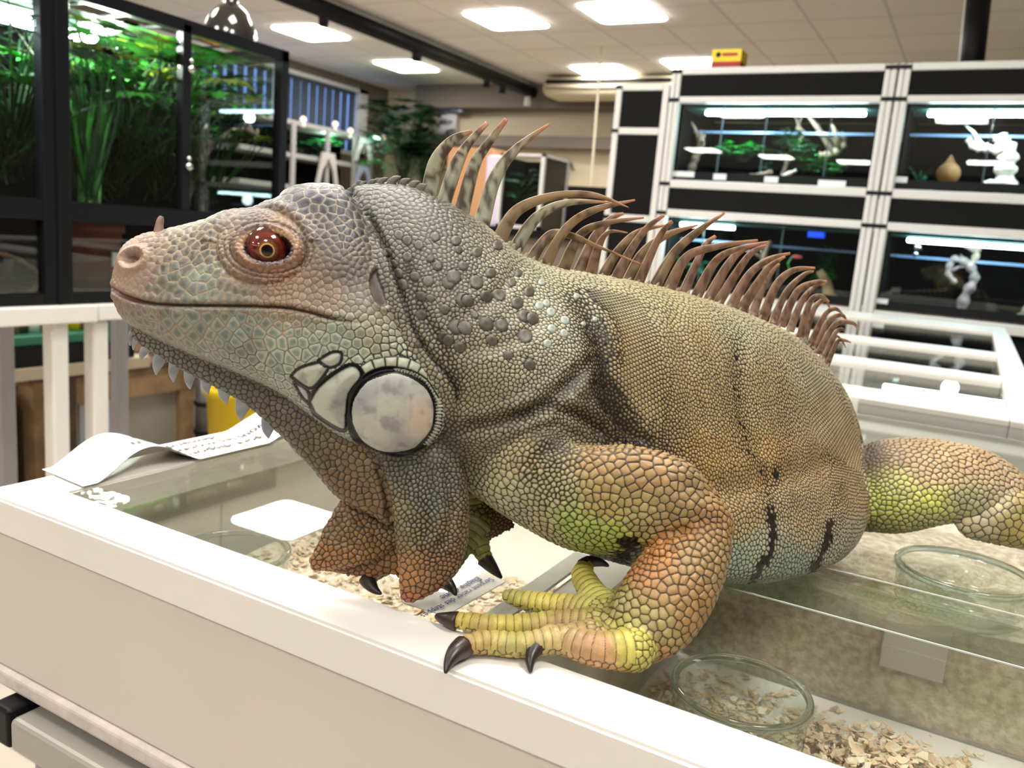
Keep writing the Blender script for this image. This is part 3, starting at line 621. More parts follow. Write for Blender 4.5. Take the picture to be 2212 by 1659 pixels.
inT(palm('yellow_bush', TP(450, 445, .2), 34, .50, ['leafyellow', 'leafdark', 'leaf'], 'plant with yellow green leaf tips lit by the heat lamp', 14, 8, .018, .15, .05, None, .5))
inT(grassy('long_grass', TP(190, 445, .15), 70, .36, .010, ['leafdark', 'leaf'], 'upright grass blades behind the glass door', .28, 15, .5))
c = TP(185, 650, .18); e = empty('flower_pot', c); tag(e, 'dark red flower pot behind the lower glass', 'flower pot')
c[2] = tz0+.021; MB().lathe(c, [(0, 0), (.075, 0), (.085, .14), (.092, .14), (.092, .165), (.084, .165), (.08, .15), (0, .14)], 28).build('pot', M['terracotta'], e, True)
q = c+np.array([.088, .035, .075]); MB().box(q[0]-.002, q[0]+.004, q[1]-.022, q[1]+.022, q[2]-.018, q[2]+.018).build('sticker', M['label'], e)
branch('liana', [TP(-10, 545, .1), TP(40, 560, .1), TP(80, 590, .1), TP(75, 625, .1), TP(40, 640, .1)], .005, .004, M['wood'], 'thin curved vine behind the lower left glass')
branch('terrarium_branch', [TP(400, 440, .25), TP(440, 330, .25), TP(520, 280, .25), TP(560, 300, .2)], .014, .006, M['driftwood'], 'grey branch reaching right inside the large terrarium', 'branch', 6, 9)
# heat lamp on the mesh roof
c = P(497, 96, 3.35); hl = empty('heat_lamp', c); tag(hl, 'glossy black dome heat lamp hanging behind the large terrarium', 'heat lamp')
R = .104
pr = [(R*1.06, 0), (R*1.06, .004), (R, .008)]+[(R*math.cos(a), .008+R*1.45*math.sin(a)) for a in np.linspace(.1, 1.25, 12)]+[(.03, .17), (.028, .23), (.0, .23)]
MB().lathe(c, pr, 40).build('dome', mat('gloss_black', (.01, .008, .008), .12, coat=1), hl, True)
MB().lathe(c, [(R*.98, .004)]+[(R*.95*math.cos(a), .006+R*1.38*math.sin(a)) for a in np.linspace(.1, 1.3, 8)], 30).build('reflector', mat('copper_inside', (.8, .35, .15), .25, metal=1), hl, True)
MB().sphere(c+[0, 0, .035], .035, 14).build('bulb', mat('heat_bulb', (1, .5, .2), .5, emit=(1, .42, .12), estr=30), hl, True)
MB().tube([c+[0, 0, .22], c+[0, 0, RZ1-c[2]]], [.005]*2, 6).build('cord', M['black'], hl)
# white stand
st = empty('white_stand', (XT-.2, 1.2, -.95)); tag(st, 'white metal stand that carries the large terrarium', 'stand')
z1 = tz0-.001; z0 = PX(0, 708, XT+.02)[2]
MB().box(XT-DEP, XT+.02, .3, PX(213, 680, XT+.02)[1], z0, z1, 0, .004).build('top_rail', M['white'], st)
MB().box(XT-DEP, XT+.016, PX(215, 680, XT+.02)[1], ty1+.05, z0+.002, z1, 0, .004).build('top_rail', M['white'], st)
for xx in (135, 222):
    y = PX(xx, 800, XT+.0)[1]; MB().box(XT-.045, XT-.004, y-.020, y+.020, -.95, z0-.001, 0, .006).build('leg', M['white'], st)
for xx in (8, 258):
    y = PX(xx, 760, XT-.55)[1]; MB().box(XT-.57, XT-.53, y-.02, y+.02, -.95, z0-.001, 0, .005).build('leg', mat('grey_leg', (.34, .33, .35), .5), st)
MB().box(XT-.055, XT-.046, y-.3, y-.28, -.2, -.19).build('bolt', M['alu'], st)
# shelf with green trays and tins behind the stand
XS = -2.6
sh = empty('tray_shelf', (XS, 1.6, -.95)); tag(sh, 'low shelf board with a black front behind the white stand', 'shelf')
a = PX(18, 745, XS); b = PX(270, 725, XS)
ya, yb = a[1]-.1, PX(290, 725, XS)[1]
zt = PX(100, 748, XS)[2]; zbk = PX(100, 790, XS)[2]; zc = PX(100, 815, XS)[2]
MB().box(XS-.4, XS, ya, yb, zbk, zt).build('black_front', M['black'], sh)
MB().box(XS-.4, XS+.02, ya, yb+.05, zc, zbk-.001).build('cream_board', mat('cream_board', (.45, .38, .27), .6), sh)
for y in (ya, yb-.04): MB().box(XS-.38, XS-.34, y, y+.04, -.95, zc-.001).build('support', M['wooddark'], sh)
for i, xx in enumerate((60, 165)):
    y = PX(xx, 735, XS)[1]; o = MB().box(XS-.15, XS-.01, y-.085, y+.085, zt+.001, zt+.035, 0, .006).build('green_tray', M['green'], None, loc=(XS-.08, y, zt)); tag(o, ('green plastic tray on the shelf, left of the first white leg', 'green plastic tray on the shelf, between the two white legs')[i], 'tray')
y = PX(262, 720, XS)[1]; o = MB().box(XS-.15, XS-.01, y-.045, y+.05, zt-.02+.021, zt+.16, 0, .006).build('green_crate', M['green'], None, loc=(XS-.08, y, zt)); tag(o, 'dark green crate at the shelf end just below the chin', 'crate')
for i, (xx, h, mm, l) in enumerate(((28, .05, 'wood', 'brown tin at the far left of the shelf'), (45, .05, 'wooddark', 'dark brown tin second from the left on the shelf'), (70, .055, 'label', 'white tin on the shelf left of the first leg'), (95, .05, 'wood', 'brown tin right of the white tin'), (112, .045, 'wooddark', 'small dark tin beside the first white leg'), (158, .05, 'yellow', 'yellow tin just right of the first white leg'), (175, .045, 'wood', 'brown tin between the two yellow tins'), (186, .055, 'yellow', 'yellow tin next to the second white leg'))):
    y = PX(xx, 735, XS-.08)[1]; zz = zt+.036
    o = MB().lathe((XS-.08, y, zz), [(0, 0), (.022, 0), (.022, h), (.020, h+.003), (0, h+.003)], 18).build('food_tin', M[mm], None, True, loc=(XS-.08, y, zz)); tag(o, l, 'tin', 'tins on the green trays')
# wooden crates on the floor
XC = -3.0
def crate(y0, y1, x0, x1, zt, label):
    e = empty('wooden_crate', ((x0+x1)/2, (y0+y1)/2, -.95)); tag(e, label, 'crate'); t = .075
    for y in (y0, y1-t):
        for xx in (x1-t, x0): MB().box(xx, xx+t, y, y+t, -.949, zt-.05).build('corner_post', M['wood'], e)
    MB().box(x1-.02, x1+.004, y0, y1, zt-.14, zt-.03).box(x0, x1, y0-.004, y0+.02, zt-.14, zt-.03).build('top_rail', M['wood'], e)
    MB().box(x0-.02, x1+.02, y0-.02, y1+.02, zt-.03, zt, 0, .005).build('lid', M['wooddark'], e)
    MB().box(x0+t, x1-.03, y0+.03, y1-.03, -.94, zt-.15).build('glass_tank', mat('dusty_glass', (.30, .28, .24), .3), e)
    MB().box(x1-.029, x1-.024, y0+t+.12, y0+t+.26, -.94, zt-.15).build('grey_strip', M['refl'], e)
    MB().box(x1+.0045, x1+.006, y0+.03, y0+.12, zt-.10, zt-.08).build('stamp', M['wooddark'], e)
zt1 = PX(150, 790, XC)[2]
crate(PX(75, 900, XC)[1], PX(420, 850, XC)[1]-.0, XC-.9, XC, zt1-.02, 'tan wooden crate on the floor behind the white stand legs')
crate(1.2, PX(70, 900, XC)[1]-.05, XC-.9, XC-.05, zt1-.06, 'brown wooden crate at the left edge behind the stand')
c = PX(300, 735, XC-.3); o = MB().box(XC-.7, XC-.2, PX(285, 800, XC-.2)[1], PX(410, 800, XC-.2)[1], zt1-.018, zt1+.22, 0, .01).build('cardboard_box', mat('cardboard', (.36, .24, .14), .8, var=.08), None, loc=(XC-.4, c[1], zt1)); tag(o, 'brown cardboard box standing on the wooden crate', 'box')
# pipe and yellow bin
c = PZ(448, 960, -.95); XB = -2.9
p0 = PX(447, 870, XB); e = empty('wrapped_pipe', (XB, p0[1], -.95)); tag(e, 'dark banded pipe standing beside the yellow bin', 'pipe')
MB().tube([(XB, p0[1], -.95), (XB, p0[1], PX(447, 800, XB)[2])], [.052]*2, 16).build('pipe', mat('grey_pipe', (.12, .11, .11), .3, metal=.5, var=.4, scale=8), e, True)
for k in range(6): z = -.80+k*.13; MB().tube([(XB, p0[1], z), (XB, p0[1], z+.02)], [.055]*2, 16).build('band', M['black'], e, True)
XB = -2.4; p0 = PX(525, 880, XB); zt2 = PX(525, 835, XB)[2]; c = (XB, p0[1], -.95); e = empty('yellow_bin', c); tag(e, 'yellow plastic bin behind the throat of the iguana', 'bin')
MB().lathe(c, [(0, 0), (.11, 0), (.135, zt2+.95-.03), (.145, zt2+.95-.03), (.145, zt2+.95), (.13, zt2+.95), (.125, zt2+.93), (.0, .05)], 32).build('bin', M['yellow'], e, True)
# ------------------------------------------------------------------ far left wall shelving under the window
XW = RX0+.55
def WP(x, y): return PX(x, y, XW)
ws = empty('wall_shelving', (XW, 8.2, -.95)); tag(ws, 'white shelving with small glass tanks under the window', 'shelving')
ya, yb = 6.6, WP(803, 300)[1]; zt3 = WP(700, 278)[2]
for z in (zt3, WP(770, 358)[2], WP(700, 412)[2]):
    MB().box(XW-.5, XW, ya, yb, z-.025, z+.025).build('shelf_board', M['shelfgrey'], ws)
for x in (632, 706, 765, 800):
    y = WP(x, 340)[1]; MB().box(XW-.01, XW+.02, y-.03, y+.03, -.95, zt3).build('upright', M['shelfgrey'], ws)
MB().box(XW-.55, XW-.51, ya, yb, -.95, zt3).build('back_board', M['matblack'], ws)
pl = lambda x, y, s, m, l, sd: palm('tank_plant', WP(x, y)-np.array([.2, 0, 0]), 18, s, [m], l, sd, 5, s*.2, s*.4, s*.3)
M['glowleaf'] = mat('glow_leaf', (.12, .75, .25), .5)
pl(637, 285, .12, 'glowleaf', 'bright green plant at the left end of the wall shelving', 31)
pl(725, 330, .22, 'glowleaf', 'lit green plant in the middle tank of the wall shelving', 32)
pl(728, 365, .18, 'leafteal', 'teal plant below the lit green plant on the shelving', 33)
pl(640, 340, .2, 'leafdark', 'dark plant in the left tank of the wall shelving', 34)
ld = bpy.data.lights.new('tank_light', 'POINT'); ld.energy = 5; ld.color = (.7, 1, .85); ld.shadow_soft_size = .05
lo = bpy.data.objects.new('tank_light', ld); COL.objects.link(lo); lo.parent = ws; lo.location = Vector(WP(728, 300)+np.array([-.15, 0, 0]))-Vector(ws.location)
c0 = PY(815, 330, 8.9)
for x, y, s, l, sd in ((808, 318, .2, 'bright green plant right of the wall shelving', 35), (822, 340, .2, 'glowing teal green plant left of the tall dark plant', 36), (815, 378, .25, 'green plant low beside the shelving end', 37)):
    c = PY(x, y, 8.9); palm('corner_plant', c, 18, s, ['glowleaf'], l, sd, 5, s*.2, s*.35, s*.3)
ld = bpy.data.lights.new('corner_light', 'POINT'); ld.energy = 3; ld.color = (.6, 1, .85); ld.shadow_soft_size = .05
lo = bpy.data.objects.new('corner_light', ld); COL.objects.link(lo); lo.parent = ws; lo.location = Vector(PY(812, 305, 8.6))-Vector(ws.location)
for x, y, l in ((655, 262, 'bare warm bulb standing on the left of the wall shelving'), (724, 272, 'dim small bulb in the middle above the wall shelving'), (757, 286, 'warm bulb near the right window frame'), (828, 300, 'warm small bulb at the corner right of the window')):
    c = WP(x, y) if x < 800 else PY(x, y, 9.3); e = empty('spot_bulb', c); tag(e, l, 'bulb', 'small bulbs above the far shelving')
    MB().sphere(c+[0, 0, .02], .038, 12).build('glass_bulb', mat('bulb_glow', (.9, .6, .45), .3, emit=(1, .72, .55), estr=.9), e, True); MB().tube([c-[0, 0, .01], c-[0, 0, .07]], [.02, .03], 8).build('socket', M['alu'], e, True)
def ashape(x, yt, yb_, w_, m, l):
    a = WP(x, yt)+[.06, 0, 0]; b = WP(x, yb_)+[.06, 0, 0]; hh = a[2]-b[2]; W = (WP(x+w_, yt)[1]-WP(x, yt)[1])*.5
    mb = MB()
    for s in (-1, 1):
        o_ = [(0, 0), (s*W*.55, 0), (s*W, -hh), (s*W*.72, -hh), (s*W*.5, -hh*.55), (0, -hh*.16)]
        A = [(a[0], a[1]+p, a[2]+q) for p, q in o_]; B = [(a[0]-.03, a[1]+p, a[2]+q) for p, q in o_]; n = len(o_)
        mb.add(A+B, [tuple(range(n)), tuple(range(n, 2*n))[::-1]]+[(i, (i+1) % n, n+(i+1) % n, n+i) for i in range(n)])
    o = mb.build('leg_shaped_holder', m, None, loc=a); tag(o, l, 'display stand')
M['stand'] = mat('pale_stand', (.42, .39, .37), .7)
ashape(703, 330, 400, 46, M['stand'], 'pale forked stand in front of the lower left shelving')
ashape(781, 298, 350, 36, M['stand'], 'pale forked stand on the upper right of the shelving')
ashape(780, 360, 402, 34, mat('bluewhite', (.32, .35, .48), .7), 'bluish white forked stand under the upper one')
# tall dark plant by the back wall, box, pipes
for x, y, L_, l, sd in ((895, 420, 1.0, 'tall dark green bushy plant by the back wall', 41), (945, 420, .75, 'lower dark green plant right of the tall one', 42)):
    c = PY(x, y, 9.2); e = fit(palm('tall_plant', c-np.array([0, .25, 0]), 150, L_, ['leafdark'], l, sd, 6, .05, .22, .5 if sd == 41 else .1, None, .42), (c[0]-(.42 if sd == 41 else .25), 8.2, RZ0+.1), (c[0]+.38, 9.62, 1.72 if sd == 41 else 1.2))
c = PY(972, 268, 9.75); o = MB().box(c[0]-.15, c[0]+.13, 9.70, 9.795, c[2]-.17, c[2]+.15, 0, .01).build('wall_box', M['alu'], None, loc=c); tag(o, 'small white box mounted on the cream wall', 'wall box')
e = empty('wall_pipe', PY(900, 240, 9.7)); tag(e, 'grey curved pipe beside the tall plant', 'pipe')
MB().tube(catmull([PY(832, 330, 9.6), PY(836, 265, 9.6), PY(860, 240, 9.6), PY(920, 232, 9.6), PY(1000, 240, 9.6)], 6), [.025]*25, 8).build('pipe', M['refl'], e, True)
# small white framed terrarium and cardboard on the far table
YS = 6.0
a = PY(1082, 330, YS); b = PY(1166, 470, YS)
e = empty('small_terrarium', ((a[0]+b[0])/2, YS, b[2])); tag(e, 'small white framed terrarium with a dark plant beyond the spines', 'terrarium')
t = .03; x0, x1, z0, z1 = a[0], b[0], b[2]-.1, a[2]
fm = MB().box(x0, x0+t, YS, YS+.03, z0, z1).box(x1-t, x1, YS, YS+.03, z0, z1).box(x0, x1, YS, YS+.03, z1-.02, z1).box(x0, x1, YS, YS+.03, z0, z0+.03).box(x1-.02, x1, YS, YS+.45, z1-.02, z1).box(x1-t, x1, YS+.43, YS+.46, z0, z1)
fm.build('frame', M['alu'], e)
MB().box(x0, x0+.01, YS+.03, YS+.44, z0, z1-.021).box(x0, x1, YS+.44, YS+.45, z0, z1-.021).build('inner_wall', M['matblack'], e)
MB().box(x0+t, x1-t, YS+.01, YS+.015, z0+.03, z1-.02).build('front_glass', M['glass'], e)
MB().box(x1-.012, x1-.008, YS+.032, YS+.428, z0, z1-.021).build('side_glass', mat('dark_side', (.02, .022, .024), .2), e)
palm('small_plant', PY(1115, 440, YS+.25), 26, .28, ['leafteal', 'leafdark'], 'bluish green plant inside the small white terrarium', 51, 6, .02, .09, .1)
tb2 = empty('far_table', (-3.0, YS+.3, -.95)); tag(tb2, 'black worktop beyond the spines left of the rack', 'table')
MB().box(-4.2, -2.45, YS-.05, YS+.8, z0-.06, z0-.001).build('table_top', M['black'], tb2)
MB().box(-4.15, -2.5, YS, YS+.75, -.95, z0-.061).build('cupboard', M['walldark'], tb2)
a = PY(1205, 400, YS+1); b = PY(1315, 475, YS+1)
o = MB().box(a[0], b[0]+.1, YS+1, YS+1.4, -.95, a[2]).build('black_cabinet', M['blackboard'], None, loc=(a[0], YS+1, -.95)); tag(o, 'low black cabinet against the cream wall beside the rack', 'cabinet')
a = PY(968, 320, YS+.1); b = PY(1052, 460, YS+.1)
o = MB().box(a[0], b[0], YS+.1, YS+.4, z0, a[2]+.01, 0, .005).build('cardboard_carton', mat('orange_card', (.55, .29, .14), .8), None, loc=(a[0], YS+.1, z0)); tag(o, 'orange brown cardboard carton behind the tall neck spines', 'carton')
a = PY(1053, 335, YS+.1); b = PY(1078, 460, YS+.1)
o = MB().box(a[0]+.005, b[0]-.005, YS+.08, YS+.2, z0, a[2], 0, .02).build('white_bag', mat('lilac_white', (.70, .62, .78), .6), None, loc=(a[0], YS+.1, z0)); tag(o, 'pale lilac white bag between the carton and the small terrarium', 'bag')
c = PY(1218, 365, 9.7); e = empty('wall_candelabra', c); tag(e, 'small dark spider-like fitting on the cream wall', 'wall fitting')
mb = MB().tube([c+[0, .05, .08], c-[0, 0, .12]], [.02, .01], 6)
for k in range(7): a_ = -1.2+k*.4; mb.tube([c+[0, 0, .04], c+[.12*math.sin(a_), -.02, .05+.04*math.cos(a_)], c+[.17*math.sin(a_), -.02, -.02]], [.008, .01, .006], 6)
mb.build('fitting', M['black'], e, True)
# ================================================================== the iguana
def shep(pts, p=3.0):
    A = np.array([(a, b) for a, b, _ in pts], float); V = np.array([v for _, _, v in pts], float)
    def f(x, y):
        x = np.asarray(x, float); y = np.asarray(y, float); sh = x.shape; x = x.ravel(); y = y.ravel()
        out = np.zeros((len(x),)+V.shape[1:])
        for i in range(0, len(x), 200000):
            d2 = (x[i:i+200000, None]-A[:, 0])**2+(y[i:i+200000, None]-A[:, 1])**2+400.0
            W = d2**(-p/2); W /= W.sum(1, keepdims=True); out[i:i+200000] = W@V
        return out.reshape(sh+V.shape[1:])
    return f
def tps(pts):
    A = np.array([(a, b) for a, b, _ in pts], float)/300.0; V = np.array([v for _, _, v in pts], float); n = len(A)
    def U(r2): return np.where(r2 > 0, r2*np.log(np.maximum(r2, 1e-12)), 0)
    K = U(((A[:, None]-A[None])**2).sum(2))+np.eye(n)*.05; Pm = np.c_[np.ones(n), A]
    L = np.zeros((n+3, n+3)); L[:n, :n] = K; L[:n, n:] = Pm; L[n:, :n] = Pm.T; c = np.linalg.lstsq(L, np.r_[V, 0, 0, 0], rcond=None)[0]
    def f(x, y):
        x = np.asarray(x, float); y = np.asarray(y, float); X = np.stack([x.ravel(), y.ravel()], 1)/300.0
        r = U(((X[:, None]-A[None])**2).sum(2))@c[:n]+c[n]+X@c[n+1:]; return r.reshape(x.shape)
    return f
def inpoly(x, y, poly):
    x = np.asarray(x, float); y = np.asarray(y, float); r = np.zeros(x.shape, bool); n = len(poly)
    for i in range(n):
        x1, y1 = poly[i]; x2, y2 = poly[(i+1) % n]
        if y1 == y2: continue
        c = ((y1 > y) != (y2 > y)) & (x < (x2-x1)*(y-y1)/(y2-y1)+x1); r ^= c
    return r
def poisson(mask):
    def solve(mk, u, it):
        for _ in range(it):
            s = np.zeros_like(u); s[1:-1, 1:-1] = (u[:-2, 1:-1]+u[2:, 1:-1]+u[1:-1, :-2]+u[1:-1, 2:]+1.0)*.25
            u = np.where(mk, s, 0)
        return u
    if min(mask.shape) > 24:
        h, w_ = mask.shape; H2, W2 = (h+1)//2, (w_+1)//2; mp = np.zeros((H2*2, W2*2), bool); mp[:h, :w_] = mask
        mc = mp.reshape(H2, 2, W2, 2).sum((1, 3)) >= 2
        mc[0] = mc[-1] = False; mc[:, 0] = mc[:, -1] = False
        uc = poisson(mc)*4; u = np.repeat(np.repeat(uc, 2, 0), 2, 1)[:h, :w_]
        return solve(mask, np.where(mask, u, 0), 120)
    return solve(mask, np.zeros(mask.shape), 600)
PIECES = []
CAMR = CAM; fR = fw
def RAY(x, y): return fw[None, :]+rt[None, :]*((np.asarray(x)-CX)/F)[:, None]-up[None, :]*((np.asarray(y)-CY)/F)[:, None]
def pillow(region, poly, d0, k=.8, kf=1.0, g=5, pw=1.0, cap=None):
    pl_ = catmull(poly, 5, True); f0 = d0 if callable(d0) else (tps(d0) if len(d0) > 3 else shep(d0, 2)) if isinstance(d0, list) else (lambda x, y, d0=d0: np.full(np.shape(x), d0))
    x0, y0 = pl_.min(0)-3*g; x1, y1 = pl_.max(0)+3*g
    gx = np.arange(x0, x1, g); gy = np.arange(y0, y1, g); X, Y = np.meshgrid(gx, gy)
    mk = inpoly(X, Y, pl_); u = poisson(mk)*g*g
    h = np.sqrt(np.maximum(2*u, 0))
    if cap: h = cap*np.tanh(h/cap)
    if pw != 1: h = h.max()*(h/h.max())**pw
    def samp(x, y):
        i = np.clip((np.asarray(x)-x0)/g, 0, len(gx)-1.001); j = np.clip((np.asarray(y)-y0)/g, 0, len(gy)-1.001)
        i0 = i.astype(int); j0 = j.astype(int); a = i-i0; b = j-j0
        return (h[j0, i0]*(1-a)+h[j0, i0+1]*a)*(1-b)+(h[j0+1, i0]*(1-a)+h[j0+1, i0+1]*a)*b
    # keep interior grid points a little away from the boundary
    er = mk.copy(); er[1:-1, 1:-1] &= mk[:-2, 1:-1] & mk[2:, 1:-1] & mk[1:-1, :-2] & mk[1:-1, 2:]
    ip = np.stack([X[er], Y[er]], 1); nb = len(pl_)
    pts = [Vector(p) for p in pl_]+[Vector(p) for p in ip]
    vc, ec, fc, ov, oe, of = delaunay_2d_cdt(pts, [], [list(range(nb))], 1, 1e-4)
    V2 = np.array([(v.x, v.y) for v in vc]); bd = np.array([any(o < nb for o in l) for l in ov])
    t = samp(V2[:, 0], V2[:, 1]); t[bd] = 0
    D = f0(V2[:, 0], V2[:, 1]); R = RAY(V2[:, 0], V2[:, 1]); tm = k*t*D/F
    near = CAM+R*(D-tm)[:, None]; far = CAM+R*(D+tm*kf)[:, None]
    n = len(V2); idx = np.where(bd, np.arange(n), np.arange(n)+n)
    V = np.concatenate([near, far]); Fc = []
    for f in fc:
        a, b, c = f[0], f[1], f[2]
        for q in range(1, len(f)-1):
            a, b, c = f[0], f[q], f[q+1]; Fc.append((a, b, c)); Fc.append((idx[c], idx[b], idx[a]))
    PIECES.append(dict(region=region, kind='p', poly=pl_, f0=f0, samp=samp, k=k, kf=kf, V=V, F=Fc))
def limb(region, pts, seg=16):
    """pts: (world point, radius)"""
    C_ = catmull([list(p)+[r] for p, r in pts], 6); Pp = C_[:, :3]; Rr = np.maximum(C_[:, 3], .0008)
    # rounded ends
    def endcap(p, q, r): 
        d = (p-q)/np.linalg.norm(p-q); return [(p+d*r*math.sin(a), r*math.cos(a)) for a in (.5, 1.0, 1.4)]
    A = endcap(Pp[0], Pp[1], Rr[0])[::-1]; B = endcap(Pp[-1], Pp[-2], Rr[-1])
    Pp = [a[0] for a in A]+list(Pp)+[b[0] for b in B]; Rr = [a[1] for a in A]+list(Rr)+[b[1] for b in B]
    m = MB().tube(Pp, Rr, seg)
    PIECES.append(dict(region=region, kind='t', P=np.array(Pp), R=np.array(Rr), V=np.array(m.v), F=[tuple(f) for f in m.f]))
# ---- trunk and neck
TD = [(760, 420, .435), (1000, 450, .445), (1300, 590, .50), (1600, 660, .56), (1800, 780, .62), (1870, 1000, .615), (1868, 1150, .555), (1700, 1256, .495), (1600, 1263, .472), (1450, 1240, .462), (1340, 1218, .458), (1100, 1080, .45), (900, 900, .432), (1400, 900, .505), (1650, 950, .56), (1200, 800, .468)]
pillow('trunk', [(735, 420), (800, 396), (880, 398), (960, 432), (1050, 486), (1120, 545), (1200, 577), (1300, 594), (1420, 617), (1540, 650), (1640, 687), (1720, 727), (1790, 792), (1835, 860), (1862, 940), (1876, 1030), (1878, 1110), (1850, 1178), (1790, 1226), (1700, 1253), (1600, 1262), (1480, 1250), (1340, 1218), (1240, 1185), (1160, 1135), (1090, 1080), (1010, 1020), (950, 985), (880, 930), (800, 800), (740, 650), (715, 520)], TD, .82, .9, 6)
# ---- head
HD = [(240, 600, .418), (400, 600, .416), (600, 650, .414), (850, 850, .410), (780, 450, .418)]
pillow('head', [(262, 534), (300, 507), (345, 497), (400, 484), (455, 470), (510, 453), (560, 444), (598, 430), (622, 410), (670, 398), (715, 400), (755, 413), (790, 450), (816, 520), (852, 600), (880, 680), (914, 740), (948, 800), (968, 860), (955, 930), (905, 976), (850, 985), (790, 965), (720, 932), (660, 888), (600, 846), (520, 808), (430, 772), (350, 737), (290, 706), (262, 686), (246, 655), (239, 622), (245, 580)], HD, .74, 1.0, 5)
# ---- throat and dewlap folds
pillow('throat', [(290, 690), (276, 716), (296, 744), (350, 778), (410, 812), (470, 842), (530, 876), (580, 918), (628, 965), (676, 1015), (712, 1060), (745, 1088), (800, 1112), (850, 1132), (905, 1000), (890, 900), (780, 850), (640, 790), (500, 730), (380, 685)], .420, .34)
pillow('dewlap', [(745, 1066), (715, 1110), (690, 1160), (663, 1214), (672, 1237), (722, 1234), (790, 1217), (846, 1190), (872, 1150), (862, 1090), (800, 1058)], [(700, 1200, .424), (850, 1100, .432)], .30)
pillow('dewlap', [(686, 1222), (730, 1244), (800, 1249), (850, 1245), (880, 1262), (900, 1200), (860, 1140), (780, 1165)], .437, .25)
pillow('dewlap', [(800, 950), (822, 1010), (842, 1080), (853, 1160), (860, 1230), (865, 1297), (893, 1303), (950, 1276), (985, 1243), (1010, 1180), (1014, 1100), (1006, 1020), (995, 950), (900, 920)], [(860, 1290, .412), (850, 1000, .412), (1000, 1000, .420), (1000, 1200, .418)], .40)
pillow('dewlap', [(985, 1010), (1060, 1060), (1118, 1128), (1085, 1158), (1035, 1184), (1000, 1206), (955, 1205), (945, 1100)], .462, .16)
# ---- near arm
pillow('arm', [(985, 995), (1035, 945), (1110, 908), (1195, 922), (1245, 962), (1330, 963), (1420, 973), (1490, 1005), (1545, 1060), (1577, 1115), (1581, 1160), (1530, 1192), (1440, 1166), (1390, 1184), (1310, 1196), (1230, 1186), (1150, 1148), (1070, 1100), (1008, 1052)], [(1000, 1000, .432), (1200, 1050, .420), (1400, 1080, .410), (1560, 1130, .404)], .82, 1.1)
pillow('forearm', [(1436, 1140), (1500, 1085), (1555, 1085), (1579, 1130), (1578, 1200), (1561, 1262), (1535, 1322), (1490, 1386), (1440, 1422), (1390, 1434), (1340, 1424), (1308, 1385), (1318, 1310), (1350, 1248), (1392, 1190)], [(1560, 1120, .402), (1450, 1250, .394), (1380, 1400, .384), (1440, 1425, .381), (1340, 1420, .384)], .70)
pillow('hand', [(1292, 1288), (1340, 1270), (1400, 1300), (1440, 1380), (1405, 1432), (1330, 1428), (1270, 1405), (1205, 1385), (1180, 1352), (1215, 1325), (1262, 1312)], [(1290, 1300, .408), (1200, 1350, .400), (1400, 1420, .384), (1300, 1415, .386)], .50)
def dg(*a): return [(PZ(x, y, z), r) for x, y, z, r in a]
limb('hand', dg((1300, 1330, .012, .008), (1240, 1312, .010, .0062), (1180, 1304, .0075, .0053), (1130, 1296, .0058, .0048), (1098, 1287, .0045, .0036)))
limb('hand', dg((1290, 1350, .011, .008), (1200, 1345, .0085, .0056), (1120, 1351, .0062, .0050), (1050, 1349, .0056, .0047), (1000, 1342, .0050, .0040), (978, 1338, .0045, .0034)))
limb('hand', dg((1280, 1380, .010, .0085), (1190, 1385, .0085, .0058), (1120, 1393, .0068, .0054), (1060, 1388, .0064, .0051), (1012, 1392, .0062, .0044), (996, 1400, .0056, .0034)))
limb('hand', dg((1370, 1405, .010, .0095), (1300, 1405, .0100, .0076), (1240, 1390, .0098, .0066), (1195, 1376, .0090, .0058), (1174, 1385, .0080, .0045)))
limb('hand', dg((1320, 1330, .012, .0085), (1286, 1290, .014, .0068), (1262, 1252, .0165, .0060), (1258, 1234, .018, .0050), (1268, 1226, .0185, .0036)))
# ---- far fore limb
limb('farhand', [(P(985, 950, .470), .022), (P(1005, 1040, .470), .015), (P(1018, 1110, .468), .010), (P(1026, 1145, .465), .0062), (P(1036, 1180, .462), .0052), (P(1048, 1208, .460), .0042)])
limb('farhand', [(P(1030, 1120, .465), .010), (P(1000, 1180, .456), .006), (P(968, 1232, .447), .005), (P(962, 1248, .444), .0036)])
limb('farhand', [(P(1000, 1130, .465), .010), (P(900, 1190, .456), .006), (P(815, 1232, .446), .005), (P(800, 1250, .441), .0036)])
# ---- hind leg
pillow('hind', [(1830, 1000), (1866, 966), (1905, 950), (1980, 945), (2060, 956), (2130, 973), (2180, 1000), (2225, 1040), (2255, 1100), (2240, 1150), (2200, 1152), (2150, 1140), (2090, 1126), (2040, 1133), (1960, 1150), (1900, 1150), (1840, 1130)], [(1860, 1050, .60), (2000, 1150, .575), (2000, 950, .60), (2200, 1150, .575), (2200, 1020, .59)], .75)
pillow('calf', [(2062, 1128), (2110, 1095), (2190, 1060), (2240, 1080), (2262, 1140), (2240, 1190), (2200, 1186), (2130, 1172), (2085, 1160)], .572, .7)
limb('hind', [(P(2215, 1120, .58), .016), (PZ(2235, 1160, .012), .011), (PZ(2290, 1185, .009), .008), (PZ(2350, 1200, .006), .005)])
# ---- tail, hidden behind the body, lying along the glass
limb('trunk', [(P(1640, 950, .60), .05), (P(1640, 960, .68), .046), (PZ(1600, 985, .032), .034), (PZ(1540, 890, .024), .025), (PZ(1440, 820, .016), .017), (PZ(1420, 800, .009), .008)], 20)
